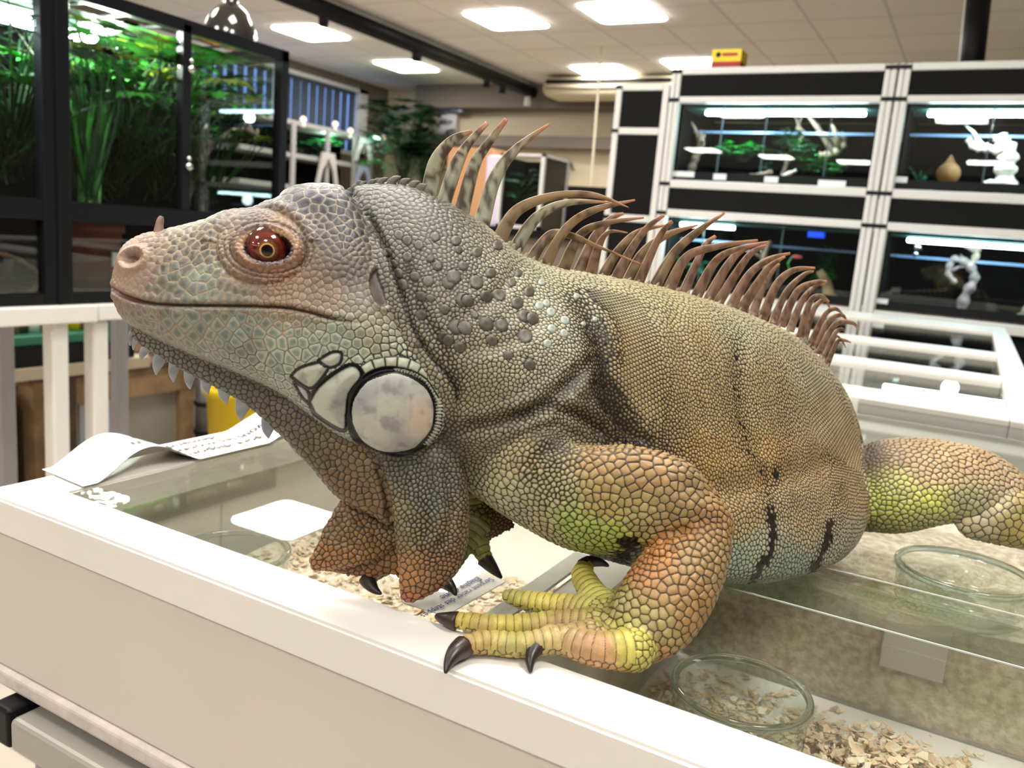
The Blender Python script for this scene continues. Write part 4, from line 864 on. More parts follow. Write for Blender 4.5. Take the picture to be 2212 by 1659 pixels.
# ---- join and remesh
av = []; af = []; n0 = 0
for p in PIECES:
    av.append(p['V']); af += [tuple(int(i)+n0 for i in f) for f in p['F']]; n0 += len(p['V'])
me = bpy.data.meshes.new('body'); me.from_pydata(np.concatenate(av).tolist(), [], af); me.update()
body = bpy.data.objects.new('body', me); COL.objects.link(body)
bmx = bmesh.new(); bmx.from_mesh(me); bmesh.ops.recalc_face_normals(bmx, faces=bmx.faces[:]); bmx.to_mesh(me); bmx.free()
VOX = .0018
md = body.modifiers.new('r', 'REMESH'); md.mode = 'VOXEL'; md.voxel_size = VOX; md.adaptivity = 0
md = body.modifiers.new('s', 'SMOOTH'); md.factor = .5; md.iterations = 4
dgr = bpy.context.evaluated_depsgraph_get(); ev = body.evaluated_get(dgr); me2 = bpy.data.meshes.new_from_object(ev)
bpy.data.objects.remove(body)
def getv(m):
    a = np.empty(len(m.vertices)*3, np.float32); m.vertices.foreach_get('co', a); return a.reshape(-1, 3).astype(float)
def getq(m):
    n = len(m.polygons); lt = np.empty(n, np.int32); m.polygons.foreach_get('loop_total', lt); assert (lt == 4).all()
    a = np.empty(n*4, np.int32); m.loops.foreach_get('vertex_index', a); return a.reshape(-1, 4)
def mkmesh(name, V, Q):
    m = bpy.data.meshes.new(name); m.vertices.add(len(V)); m.vertices.foreach_set('co', V.astype(np.float32).ravel())
    m.loops.add(len(Q)*4); m.loops.foreach_set('vertex_index', Q.astype(np.int32).ravel()); m.polygons.add(len(Q))
    m.polygons.foreach_set('loop_start', np.arange(0, len(Q)*4, 4, dtype=np.int32)); m.update(calc_edges=True); m.polygons.foreach_set('use_smooth', [True]*len(Q)); return m
def project(V):
    v = V-CAM; d = v@fw; return CX+F*(v@rt)/d, CY-F*(v@up)/d, d
bV = getv(me2); bQ = getq(me2); bpy.data.meshes.remove(me2)
def vnormals(V, Q):
    fn = np.cross(V[Q[:, 2]]-V[Q[:, 0]], V[Q[:, 3]]-V[Q[:, 1]]); N = np.zeros_like(V)
    for k in range(4):
        for c in range(3): N[:, c] += np.bincount(Q[:, k], fn[:, c], len(V))
    return N/(np.linalg.norm(N, axis=1, keepdims=True)+1e-20)
bV[:, 2] = np.maximum(bV[:, 2], .0008)
N = vnormals(bV, bQ); px, py, dd = project(bV)
facing = -((bV-CAM)*N).sum(1)/np.linalg.norm(bV-CAM, axis=1)
vis = (facing > -.12) & (px > 150) & (px < 2290) & (py > 200) & (py < 1550)
tail = (bV[:, 1] > .72)
vis &= ~tail
fv = vis[bQ].any(1)
def ring(fm, n):
    for _ in range(n):
        vm = np.zeros(len(bV), bool); vm[bQ[fm].ravel()] = True; fm = vm[bQ].any(1)
    return fm
fine = ring(fv, 2); coarse = ~ring(fv, 0)
def extract(fm):
    q = bQ[fm]; ids, inv = np.unique(q.ravel(), return_inverse=True); return bV[ids], inv.reshape(-1, 4)
fV, fQ = extract(fine); cV, cQ = extract(coarse)
tm_ = mkmesh('t', fV, fQ); to_ = bpy.data.objects.new('t', tm_); COL.objects.link(to_)
md = to_.modifiers.new('u', 'SUBSURF'); md.levels = 2; md.render_levels = 2
ev = to_.evaluated_get(bpy.context.evaluated_depsgraph_get()); me2 = bpy.data.meshes.new_from_object(ev)
fV = getv(me2); fQ = getq(me2); bpy.data.objects.remove(to_); bpy.data.meshes.remove(me2); bpy.data.meshes.remove(tm_)
print('base', len(bV), 'fine', len(fV), 'coarse', len(cV))
# ---- sculpting, scales and colour of the skin
def lin(c): c = np.asarray(c, float)/255.0; return np.where(c <= .04045, c/12.92, ((c+.055)/1.055)**2.4)
def sm(a, b, x): t = np.clip((x-a)/(b-a), 0, 1); return t*t*(3-2*t)
def polydist(x, y, pts):
    """distance in px to a polyline and the parameter along it"""
    p = np.array(pts, float); best = np.full(x.shape, 1e9); par = np.zeros(x.shape); n = len(p)-1
    for i in range(n):
        a, b = p[i], p[i+1]; ab = b-a; t = np.clip(((x-a[0])*ab[0]+(y-a[1])*ab[1])/(ab@ab), 0, 1)
        d = np.hypot(x-a[0]-t*ab[0], y-a[1]-t*ab[1]); m = d < best; best[m] = d[m]; par[m] = ((i+t)/n)[m]
    return best, par
def cr(pts, n=5): return catmull(pts, n)
def rho(x, y, cx, cy, rx, ry, rot=0):
    a = math.radians(rot); u = (x-cx)*math.cos(a)+(y-cy)*math.sin(a); v = -(x-cx)*math.sin(a)+(y-cy)*math.cos(a); return np.sqrt((u/rx)**2+(v/ry)**2)
REG = ['trunk', 'head', 'throat', 'dewlap', 'arm', 'forearm', 'hand', 'farhand', 'hind', 'calf']
def classify(V):
    x, y, d = project(V); best = np.full(len(V), 1e9); rid = np.zeros(len(V), int); pid = np.zeros(len(V), int); tt = np.zeros(len(V))
    for k, p in enumerate(PIECES):
        lo = p['V'].min(0)-.006; hi = p['V'].max(0)+.006
        m = np.where(((V > lo) & (V < hi)).all(1))[0]
        if not len(m): continue
        if p['kind'] == 'p':
            ins = inpoly(x[m], y[m], p['poly']); t = p['samp'](x[m], y[m])*p['k']; D = p['f0'](x[m], y[m]); t = t*D/F
            e = np.minimum(np.abs(d[m]-(D-t)), np.abs(d[m]-(D+t*p['kf'])))+np.where(ins, 0, .002); par = e*0
        else:
            e = np.full(len(m), 1e9); par = np.zeros(len(m)); cd_s = np.full(len(m), 1e9); n = len(p['P'])-1; L = np.r_[0, np.cumsum(np.linalg.norm(np.diff(p['P'], axis=0), axis=1))]
            for i in range(n):
                a, b = p['P'][i], p['P'][i+1]; ab = b-a; t = np.clip((V[m]-a)@ab/(ab@ab), 0, 1)
                cdn = np.linalg.norm(V[m]-a-t[:, None]*ab, axis=1); q = np.abs(cdn-(p['R'][i]*(1-t)+p['R'][i+1]*t)); w_ = cdn < cd_s; cd_s[w_] = cdn[w_]; e[w_] = q[w_]; par[w_] = (L[i]+t*(L[i+1]-L[i]))[w_]
        w_ = e < best[m]; mm = m[w_]; best[mm] = e[w_]; rid[mm] = REG.index(p['region']); pid[mm] = k; tt[mm] = par[w_]
    return rid, pid, tt
DIG = [k for k, p in enumerate(PIECES) if p['kind'] == 't' and p['region'] in ('hand', 'farhand')]
EYE = (580, 537)
MOUTH = cr([(240, 622), (262, 637), (300, 650), (350, 658), (420, 660), (500, 661), (600, 664), (660, 673), (720, 690), (800, 704)])
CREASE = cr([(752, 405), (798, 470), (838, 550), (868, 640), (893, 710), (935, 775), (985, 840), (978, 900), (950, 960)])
PLATE2 = cr([(672, 868), (690, 838), (730, 806), (762, 792), (778, 812), (752, 850), (746, 900), (742, 926), (706, 908), (682, 890)], 4)
FOLDS = [(cr([(975, 925), (1060, 915), (1140, 890), (1215, 840), (1275, 770)]), .0024, 15), (cr([(1090, 908), (1180, 880), (1262, 905), (1310, 950)]), .0022, 12), (cr([(1235, 640), (1290, 740), (1310, 840), (1370, 930), (1430, 975)]), .0016, 20),
         (cr([(1290, 850), (1330, 900), (1395, 960)]), .0016, 10), (cr([(1200, 960), (1160, 985), (1140, 1020)]), .0018, 14), (cr([(880, 560), (900, 660), (950, 740), (990, 830)]), .0012, 14), (cr([(960, 700), (1060, 650), (1130, 560)]), .0008, 16), (cr([(1000, 760), (1100, 740), (1180, 690)]), .0008, 14),
         (cr([(1440, 1040), (1560, 1060), (1700, 1030), (1850, 985)]), .0018, 26), (cr([(1590, 720), (1600, 860), (1650, 1000), (1680, 1120)]), .0010, 18), (cr([(1450, 660), (1480, 800), (1540, 960)]), .0008, 18), (cr([(1700, 760), (1760, 900), (1790, 1050), (1780, 1160)]), .0008, 16),
         (cr([(1395, 1188), (1440, 1160), (1500, 1140)]), .0022, 10), (cr([(1380, 1190), (1430, 1205), (1470, 1180)]), .0008, 6),
         (cr([(815, 985), (835, 1060), (845, 1130)]), .002, 8), (cr([(900, 985), (930, 1080), (920, 1180)]), .0014, 16), (cr([(960, 1000), (975, 1100), (950, 1200)]), .0010, 12), (cr([(730, 1110), (740, 1160), (790, 1200)]), .0012, 14), (cr([(700, 980), (760, 1030), (830, 1090)]), .0010, 16)]
TUB = [(862, 508), (905, 530), (880, 555), (940, 512), (985, 520), (1030, 545), (1075, 530), (860, 590, 13), (896, 597, 12), (870, 615, 14), (925, 608, 13), (968, 612, 16), (980, 598, 18), (1028, 610, 17), (1060, 590, 12), (910, 640, 13), (930, 645, 10), (1000, 648, 17), (1010, 650, 15), (960, 668, 12), (1050, 640, 15), (1078, 637, 16), (910, 680, 13), (985, 706, 18), (1005, 708, 17), (958, 728, 14), (968, 735, 13), (1050, 700, 18), (1083, 703, 16), (993, 750, 14), (1025, 680, 11), (1062, 735, 14), (1117, 655, 14), (1132, 683, 16), (1150, 688, 15), (1134, 726, 17), (1098, 767, 11), (1144, 788, 14), (1190, 674, 11), (1192, 710, 11), (1220, 692, 11), (1218, 720, 10), (1182, 742, 10), (1105, 610, 11), (1143, 630, 12), (1165, 660, 10), (1180, 655, 9), (945, 575, 12), (1000, 575, 12), (1120, 590, 9), (880, 520, 12), (838, 545, 11), (850, 570, 11), (905, 745, 9), (1285, 690, 6), (1260, 700, 6), (1245, 640, 7), (1170, 610, 8), (990, 540, 10), (930, 560, 9)]
TUB = [(t[0], t[1], (t[2] if len(t) > 2 else 12)*.9) for t in TUB]
def sculpt(V, N, x, y, near, rid):
    d = np.zeros(len(V)); H = rid == 1; pxm = .40/F
    hd = near & (H | (rid == 2)); tr = near & (rid == 0)
    r1 = rho(x, y, 562, 533, 98, 80, 4)
    hd = hd.astype(float); trf = tr.astype(float)
    d += hd*(.0030*np.clip(1-r1**2, 0, 1)-.0012*np.exp(-((r1-1.02)/.07)**2)+.0012*np.exp(-((r1-1.18)/.12)**2)*(y < 520))
    r2 = rho(x, y, EYE[0], EYE[1]+1, 51, 33, 3)
    d += hd*(.0016*np.exp(-((r2-1.25)/.16)**2)-.0007*np.exp(-((r2-1.62)/.07)**2)-.0007*np.exp(-((r2-1.9)/.06)**2)*(y > 520)-.0085*(1-sm(.76, 1.02, r2)))
    d += hd*(.0022*np.exp(-(rho(x, y, 655, 425, 45, 24))**2)+.0020*np.exp(-(rho(x, y, 725, 430, 45, 30))**2)+.0026*np.exp(-(rho(x, y, 800, 690, 90, 60, 30))**2*.8)-.0020*np.exp(-(rho(x, y, 720, 615, 80, 40))**2))
    d += hd*(-.0022*np.exp(-(rho(x, y, 420, 570, 60, 45))**2)+.0016*np.exp(-(rho(x, y, 510, 475, 90, 14, -14))**2))
    r = rho(x, y, 290, 560, 30, 22, -25); d += hd*(.0020*np.exp(-((r-.95)/.3)**2)-.0050*np.exp(-(rho(x, y, 284, 556, 13, 8, -25))**2))
    dm, pm = polydist(x, y, MOUTH); fl = 1-sm(.86, 1, pm)
    d += hd*fl*(-.0020*np.exp(-(dm/4.5)**2)+.0007*np.exp(-((dm-10)/9)**2))
    r = rho(x, y, 822, 622, 25, 45, -8); d += near*H*(-.0016*(1-sm(.8, 1.0, r))+.0008*np.exp(-((r-1.12)/.12)**2))
    dc, pc = polydist(x, y, CREASE); d += near*(-.0030*np.exp(-(dc/9)**2)*(1-sm(.75, 1, pc)))
    r = rho(x, y, 848, 890, 92, 90, 0); d += near*H*(.0040*np.sqrt(np.clip(1-r**2.4, 0, 1))-.0012*np.exp(-((r-1.03)/.06)**2))
    ip = inpoly(x, y, PLATE2); dp, _ = polydist(x, y, np.vstack([PLATE2, PLATE2[:1]])); d += near*H*np.where(ip, .0020*(1-np.exp(-(dp/16)**2)), -.0008*np.exp(-(dp/6)**2))
    for pts, a, w_ in FOLDS:
        q, pp = polydist(x, y, pts); e = sm(0, .18, pp)*(1-sm(.8, 1, pp)); d += near*(rid != 1)*e*a*(-np.exp(-(q/w_)**2)+.5*np.exp(-((q-w_*1.9)/w_)**2))
    # shoulder and ribs
    d += tr*(.0030*np.exp(-(rho(x, y, 1190, 760, 130, 90, -35))**2)-.0016*np.exp(-(rho(x, y, 1330, 900, 60, 90, 20))**2))
    return d
def tri(V, s, o): # cheap smooth 3d noise, a sum of sines
    q = V*s+o; return (np.sin(q[:, 0]*1.3+1.7*np.sin(q[:, 1]*.9+o))+np.sin(q[:, 1]*1.7+1.3*np.sin(q[:, 2]*1.1))+np.sin(q[:, 2]*1.5+1.9*np.sin(q[:, 0]*.7)))/3
SP = {1: [(255, 600, 12), (290, 560, 10), (350, 600, 32), (400, 560, 34), (450, 600, 34), (330, 530, 20), (400, 505, 24), (280, 650, 22), (400, 700, 42), (300, 690, 26), (500, 640, 28), (500, 740, 36), (600, 740, 38), (700, 770, 34), (600, 800, 30), (620, 700, 24), (700, 680, 20), (760, 640, 22), (700, 590, 20), (780, 600, 18), (600, 625, 13), (560, 530, 8.5), (490, 520, 10), (655, 540, 10), (560, 470, 12), (640, 425, 38), (710, 420, 30), (760, 470, 28), (720, 520, 23), (690, 480, 21), (780, 540, 16), (510, 465, 26), (450, 490, 30), (850, 740, 19), (920, 800, 12), (965, 850, 12), (800, 760, 26), (640, 810, 30), (700, 900, 14), (850, 980, 11)],
      2: [(330, 760, 14), (450, 820, 15), (600, 900, 16), (700, 1000, 17), (800, 1050, 18)],
      3: [(700, 1200, 17), (760, 1130, 16), (880, 1010, 14), (930, 1080, 14), (960, 1180, 13), (880, 1260, 19), (1080, 1130, 10)],
      0: [(780, 410, 20), (850, 430, 19), (950, 480, 16), (820, 520, 14), (900, 600, 10.5), (1000, 600, 10.5), (1050, 500, 14), (1060, 700, 10), (1000, 850, 11), (1150, 620, 12), (1200, 800, 9.5), (1300, 600, 15), (1300, 750, 9.5), (1400, 630, 14), (1400, 900, 10), (1600, 900, 9.8), (1600, 700, 12), (1750, 780, 11), (1600, 1200, 12.5), (1300, 1190, 12), (1800, 1000, 8.5)],
      4: [(1010, 970, 12), (1060, 950, 12), (1120, 980, 17), (1100, 1060, 24), (1200, 1050, 14), (1190, 1000, 12), (1200, 1120, 21), (1290, 1030, 28), (1400, 1040, 30), (1300, 1150, 23), (1500, 1080, 25), (1560, 1110, 20), (1100, 910, 10), (1200, 930, 9)],
      5: [(1450, 1170, 22), (1450, 1280, 33), (1400, 1350, 27), (1450, 1400, 25), (1540, 1200, 24), (1540, 1130, 19), (1400, 1200, 18)],
      6: [(1200, 1350, 20), (1350, 1350, 21), (1400, 1420, 22)], 7: [(1030, 1080, 16), (1050, 1180, 14)], 8: [(1880, 1000, 13), (2000, 1000, 19), (2150, 1100, 20)], 9: [(2100, 1130, 24), (2200, 1170, 24)]}
CO = {1: [(262, 590, (176, 146, 124)), (290, 555, (186, 150, 132)), (250, 640, (150, 120, 100)), (340, 530, (158, 135, 110)), (400, 510, (140, 128, 100)), (380, 590, (118, 124, 108)), (450, 600, (128, 140, 126)), (300, 645, (150, 142, 126)), (300, 690, (148, 148, 134)), (500, 640, (135, 135, 116)), (400, 700, (135, 146, 132)), (520, 700, (142, 158, 146)), (620, 650, (165, 142, 112)), (700, 640, (150, 132, 102)), (620, 740, (160, 178, 160)), (720, 740, (170, 188, 168)), (800, 720, (178, 184, 152)), (650, 425, (90, 93, 104)), (720, 440, (78, 80, 90)), (760, 500, (80, 79, 80)), (700, 510, (92, 88, 86)), (770, 580, (104, 98, 86)), (550, 465, (128, 116, 104)), (490, 520, (148, 120, 92)), (610, 590, (158, 118, 88)), (520, 585, (152, 112, 82)), (560, 440, (118, 118, 124)), (460, 490, (120, 112, 92)), (600, 490, (168, 128, 92)), (900, 780, (196, 210, 182)), (955, 850, (176, 192, 178)), (780, 800, (198, 214, 188)), (830, 650, (150, 140, 118)), (650, 540, (130, 110, 92))],  # skin colours as seen, with the light falling on them included
      2: [(300, 730, (128, 120, 106)), (450, 820, (118, 110, 96)), (600, 900, (118, 104, 88)), (680, 980, (122, 96, 74)), (760, 1000, (146, 108, 74)), (720, 1050, (140, 98, 64)), (830, 1100, (150, 104, 66)), (880, 980, (112, 108, 90))],
      3: [(700, 1210, (200, 118, 52)), (760, 1120, (160, 110, 60)), (720, 1130, (152, 110, 62)), (800, 1210, (176, 112, 56)), (880, 1000, (112, 110, 92)), (930, 1080, (112, 114, 96)), (880, 1130, (142, 126, 84)), (970, 1150, (146, 112, 84)), (880, 1250, (200, 124, 58)), (950, 1240, (168, 108, 74)), (880, 1298, (196, 96, 54)), (1080, 1130, (168, 104, 56)), (780, 1245, (186, 104, 50))],
      0: [(780, 410, (92, 90, 80)), (850, 430, (100, 97, 84)), (950, 480, (104, 100, 84)), (880, 540, (118, 114, 96)), (1000, 560, (140, 137, 114)), (1080, 560, (162, 158, 130)), (940, 650, (146, 140, 116)), (1050, 680, (166, 160, 132)), (1150, 650, (186, 182, 146)), (980, 780, (160, 150, 120)), (1100, 780, (184, 172, 136)), (1200, 720, (192, 184, 148)), (1050, 860, (160, 144, 108)), (1200, 830, (176, 166, 136)), (1300, 880, (132, 116, 84)), (1250, 620, (186, 178, 132)), (1400, 650, (192, 178, 126)), (1600, 700, (192, 182, 138)), (1750, 790, (192, 176, 140)), (1350, 760, (182, 152, 98)), (1500, 760, (192, 162, 108)), (1500, 860, (180, 150, 92)), (1650, 850, (192, 164, 110)), (1800, 900, (192, 166, 126)), (1400, 900, (166, 140, 86)), (1500, 1000, (190, 144, 72)), (1650, 1000, (196, 152, 86)), (1780, 1000, (198, 158, 106)), (1850, 1050, (192, 156, 114)), (1600, 1120, (194, 156, 100)), (1750, 1120, (182, 156, 114)), (1600, 1220, (158, 172, 142)), (1700, 1235, (152, 166, 142)), (1820, 1185, (168, 162, 134)), (1400, 1210, (148, 158, 132)), (1300, 1190, (170, 160, 120)), (1650, 1185, (162, 166, 130)), (1180, 1150, (186, 172, 132)), (900, 960, (90, 84, 66))],
      4: [(1020, 990, (150, 142, 104)), (1060, 950, (172, 156, 118)), (1120, 1000, (204, 176, 126)), (1100, 1060, (192, 194, 142)), (1200, 1060, (196, 180, 128)), (1130, 1130, (196, 182, 146)), (1300, 1000, (190, 134, 80)), (1400, 1020, (188, 130, 76)), (1300, 1080, (196, 150, 84)), (1230, 1130, (168, 192, 60)), (1330, 1168, (176, 198, 44)), (1270, 1150, (168, 194, 50)), (1400, 1120, (190, 164, 100)), (1500, 1040, (172, 126, 86)), (1550, 1110, (192, 128, 74)), (1450, 1090, (184, 140, 90)), (1200, 930, (152, 138, 106)), (1180, 1160, (196, 170, 128)), (1460, 1150, (196, 140, 72))],
      5: [(1480, 1140, (208, 130, 66)), (1420, 1185, (222, 134, 56)), (1390, 1230, (208, 122, 60)), (1500, 1200, (196, 144, 92)), (1450, 1280, (190, 130, 76)), (1545, 1220, (176, 130, 86)), (1500, 1330, (184, 124, 66)), (1420, 1350, (176, 150, 84)), (1345, 1370, (196, 186, 56)), (1400, 1415, (206, 134, 74)), (1330, 1300, (176, 160, 84))],
      6: [(1300, 1310, (184, 170, 74)), (1350, 1330, (200, 180, 50)), (1250, 1245, (238, 212, 44)), (1270, 1280, (214, 200, 84)), (1180, 1300, (232, 206, 44)), (1100, 1290, (206, 192, 74)), (1100, 1345, (222, 194, 38)), (1000, 1345, (220, 190, 50)), (1200, 1350, (188, 140, 86)), (1100, 1385, (196, 176, 84)), (1030, 1385, (204, 168, 84)), (1010, 1395, (186, 132, 80)), (1260, 1385, (192, 138, 90)), (1190, 1370, (210, 180, 104)), (1300, 1410, (206, 140, 90)), (1360, 1395, (206, 190, 44)), (1240, 1345, (184, 150, 92))],
      7: [(1030, 1060, (160, 156, 80)), (1040, 1140, (124, 128, 52)), (1055, 1180, (146, 150, 34)), (1070, 1215, (170, 160, 20)), (960, 1240, (120, 120, 50))],
      8: [(1880, 980, (98, 78, 56)), (1950, 975, (168, 132, 88)), (2100, 1000, (196, 152, 104)), (2190, 1030, (192, 158, 120)), (1940, 1050, (186, 184, 80)), (1910, 1085, (186, 202, 24)), (2000, 1085, (204, 210, 34)), (2100, 1085, (172, 168, 110)), (2000, 1130, (186, 176, 100)), (1900, 1140, (150, 150, 60)), (2000, 1025, (204, 162, 108)), (2200, 1100, (180, 160, 120))],
      9: [(2100, 1130, (214, 196, 150)), (2200, 1170, (176, 156, 56))]}
SPF = {k: shep(v, 3) for k, v in SP.items()}; COF = {k: shep([(a, b, lin(c)) for a, b, c in v], 4) for k, v in CO.items()}
BARS = [(cr([(1662, 1100), (1670, 1150), (1664, 1190), (1642, 1228), (1622, 1258)]), 9, 1.0), (cr([(1795, 1130), (1782, 1180), (1752, 1240)]), 9, 1.0), (cr([(1360, 1170), (1335, 1215)]), 20, .9), (cr([(1590, 740), (1592, 860), (1612, 960), (1650, 1030), (1668, 1110)]), 15, .36), (cr([(1790, 760), (1830, 900), (1800, 1130)]), 14, .15),
        (cr([(1690, 800), (1700, 1000)]), 20, .12), (cr([(1270, 650), (1300, 760), (1310, 860), (1345, 950)]), 34, .42), (cr([(1400, 700), (1440, 900), (1480, 980)]), 26, .22), (cr([(1240, 990), (1190, 1030), (1170, 1080)]), 26, .30), (cr([(1200, 1050), (1230, 1100)]), 24, .30), (cr([(1320, 900), (1370, 960)]), 26, .5),
        (cr([(1250, 620), (1330, 640), (1440, 670)]), 14, .16), (cr([(900, 1130), (940, 1190), (920, 1080)]), 24, .35), (cr([(880, 1010), (900, 1100)]), 30, .25), (cr([(1680, 1010), (1672, 1060)]), 10, .5)]
def barfield(x, y, n):
    K = np.zeros(len(x))
    for pts, w_, a in BARS:
        q, pp = polydist(x, y, pts); K = np.maximum(K, a*np.exp(-((q+n*w_*.5)/w_)**2))
    return K
EXTRA = []
def row(pts, n, col=None):
    c = cr(pts, 12); L = np.r_[0, np.cumsum(np.hypot(*np.diff(c, axis=0).T))]
    for s in (np.arange(n)+.5)/n*L[-1]: EXTRA.append((np.interp(s, L, c[:, 0]), np.interp(s, L, c[:, 1])))
row([(275, 625), (320, 640), (380, 643), (450, 642), (520, 645), (600, 648), (680, 660)], 11)
row([(262, 656), (320, 672), (400, 682), (500, 684), (600, 686), (680, 698)], 12)
row([(300, 690), (360, 712), (430, 724), (520, 722), (600, 716), (680, 720)], 11)
row([(340, 728), (420, 755), (510, 775), (600, 780), (680, 765), (760, 760)], 11)
row([(560, 820), (620, 830), (640, 800), (700, 780), (780, 775), (850, 790), (900, 820)], 12)
row([(465, 560), (490, 590), (540, 612), (600, 612), (650, 590), (690, 560), (720, 540)], 11)
row([(690, 560), (740, 555), (790, 570)], 4)
EXTRA += [(375, 575), (395, 530), (430, 560), (345, 560), (445, 600), (400, 610), (350, 610), (440, 520), (480, 480), (380, 500), (520, 455), (600, 440), (640, 412), (655, 440), (700, 405), (740, 425), (735, 455), (690, 430)]
def pick(V, x, y, m, ex, sc):
    T = KDTree(int(m.sum())); ids = np.where(m)[0]
    for j, i in enumerate(ids): T.insert((x[i]*sc, y[i]*sc, 0), int(i))
    T.balance(); return [T.find((a*sc, b*sc, 0))[1] for a, b in ex]
import time as _t
_t0 = _t.time()
N = vnormals(fV, fQ); x, y, dd = project(fV); near = ((fV-CAM)*N).sum(1) < 0
rid, pid, tpar = classify(fV)
near2 = near & ~np.isin(rid, (7,))
fV = fV+N*sculpt(fV, N, x, y, near2, rid)[:, None]
fV[:, 2] = np.maximum(fV[:, 2], .0006)
N = vnormals(fV, fQ); x, y, dd = project(fV)
print('sculpt', _t.time()-_t0)
# spacing per vertex (metres)
spc = np.zeros(len(fV))
for k in SPF:
    m = rid == k; q = SPF[k](x[m], y[m]); spc[m] = q*{0: .92, 1: .84, 2: .86, 3: .76, 4: .78, 5: .76, 6: .85, 8: .74, 9: .76}.get(k, 1)
spc *= np.clip(dd, .36, .60)/F*.93
# --- seeds: ordered rows on the flank, then dart throwing
seeds = []; cell = .004; grid = {}
def tryadd(p, s, f=.72):
    cx, cy, cz = int(p[0]//cell), int(p[1]//cell), int(p[2]//cell); rr = s*f; R2 = rr*rr; k = int(rr//cell)+1
    for a in range(cx-k, cx+k+1):
        for b in range(cy-k, cy+k+1):
            for c in range(cz-k, cz+k+1):
                for q in grid.get((a, b, c), ()):
                    if (q[0]-p[0])**2+(q[1]-p[1])**2+(q[2]-p[2])**2 < R2: return False
    grid.setdefault((cx, cy, cz), []).append(p); seeds.append(p); return True
hm = near & (rid == 1)
for i in pick(fV, x, y, hm, EXTRA, 1): tryadd(tuple(fV[i]), .001, .5)
for r_ in range(10):  # ring of plates round the shield
    pass
bvh = BVHTree.FromPolygons(bV.tolist(), bQ.tolist())
A0 = P(1080, 760, .49); A1 = P(1650, 930, .68); ax = (A1-A0)/np.linalg.norm(A1-A0); AL = np.linalg.norm(A1-A0)
w1 = np.array([0, 0, 1.])-ax*ax[2]; w1 /= np.linalg.norm(w1); w2 = np.cross(ax, w1)
if (CAM-A0)@w2 < 0: w2 = -w2
def shoot(a_, th):
    h = bvh.ray_cast(Vector(A0+ax*a_), Vector(w1*math.cos(th)+w2*math.sin(th)), .2); return None if h[0] is None else np.array(h[0])
NT = 214; rows_ = []; last = shoot(0, 1.15); a_ = 0
while a_ < AL+.05:
    a_ += .0003; q = shoot(a_, 1.15)
    if q is None: break
    if np.linalg.norm(q-last) > .0022: rows_.append(a_); last = q
cand = []
for i, a_ in enumerate(rows_):
    for j in range(int(NT*.56)):
        th = (j+.5*(i % 2))*2*math.pi/NT-math.pi*.14
        q = shoot(a_, th)
        if q is not None: cand.append(q)
cand = np.array(cand); cr_, _, _ = classify(cand); cx2, cy2, _ = project(cand)
lim = 1262+40*np.sin(cy2*.02); ok = (cr_ == 0) & (cx2 > lim)
topy = np.interp(cx2, [1200, 1300, 1420, 1540, 1640, 1720, 1790, 1835, 1880], [577, 594, 617, 650, 687, 727, 792, 860, 1000])
ok &= (cy2 > topy+34)
for q in cand[ok]: tryadd(tuple(q), .0022, .66)
nlat = len(seeds)
rg = np.random.RandomState(3); order = rg.permutation(len(fV))
flank = np.zeros(len(fV), bool)
stride = order[:260000]
sl = spc[stride]; Vl = fV[stride].tolist()
for p, s in zip(Vl, sl.tolist()): tryadd(tuple(p), s, .80)
print('seeds', nlat, len(seeds), _t.time()-_t0)
SD = np.array(seeds)
def kdq(pts, SD, k=3):
    T = KDTree(len(SD))
    for i, p in enumerate(SD.tolist()): T.insert(p, i)
    T.balance(); n = len(pts); I = np.zeros((n, k), np.int32); D = np.zeros((n, k), np.float32); fn = T.find_n
    for i, p in enumerate(pts.tolist()):
        r = fn(p, k)
        for j in range(k): I[i, j] = r[j][1]; D[i, j] = r[j][2]
    return I, D
# one relaxation on a sample of the surface, only for free seeds
sub = order[:300000]; I, D = kdq(fV[sub], SD, 1); w_ = 1/np.maximum(spc[sub], .001)**2
cnt = np.bincount(I[:, 0], w_, len(SD)); C3 = np.stack([np.bincount(I[:, 0], w_*fV[sub][:, c], len(SD)) for c in range(3)], 1)/np.maximum(cnt, 1e-9)[:, None]
free = (np.arange(len(SD)) >= nlat) & (cnt > 0); SD[free] = C3[free]
I, D = kdq(fV, SD, 2)
print('kd', _t.time()-_t0)
dpx = dd/F
f1, f2 = D[:, 0].astype(float), D[:, 1].astype(float); sid = I[:, 0]
lat = sid < nlat; spc = np.where(lat & (rid == 0), .0022, spc)
e = (f2-f1)/2                                  # metres to the cell border (approx.)
size = (f1+f2)/2+1e-5
noi = tri(fV, 90, 1.3); noi2 = tri(fV, 420, 4.1); noi3 = tri(fV, 1500, 2.2)
K = barfield(x, y, noi2)*near
# region dependent groove width (px), relief
gw = np.select([rid == 1, rid == 2, rid == 3, rid == 4, rid == 5, rid == 6], [1.9, 2.1, 2.0, 2.0, 1.9, 1.9], 1.9)
amp = np.select([rid == 1, rid == 2, rid == 3, rid == 4, rid == 5, rid == 6, rid >= 8], [.00042, .0005, .0005, .0006, .0006, .0005, .0005], .00042)
gw = gw*(1+1.6*K); gw = gw*(1+.9*np.exp(-(rho(x, y, 880, 780, 90, 45))**2)*(rid == 1))
if True: # darker wrinkled shoulder
    dk = np.zeros(len(x))
    for pts, a, wd in FOLDS[:6]: q, pp = polydist(x, y, pts); dk = np.maximum(dk, np.exp(-(q/(wd*1.3))**2))
    gw = gw*(1+.9*dk*(rid != 1))
g = sm(.15, 1.0, e/(gw*dpx))                      # 0 in the groove, 1 on the scale
big = sm(14, 34, spc/dpx)                       # large scales are flatter with a rim
prof = np.sqrt(np.clip(e/(spc*.42), 0, 1))
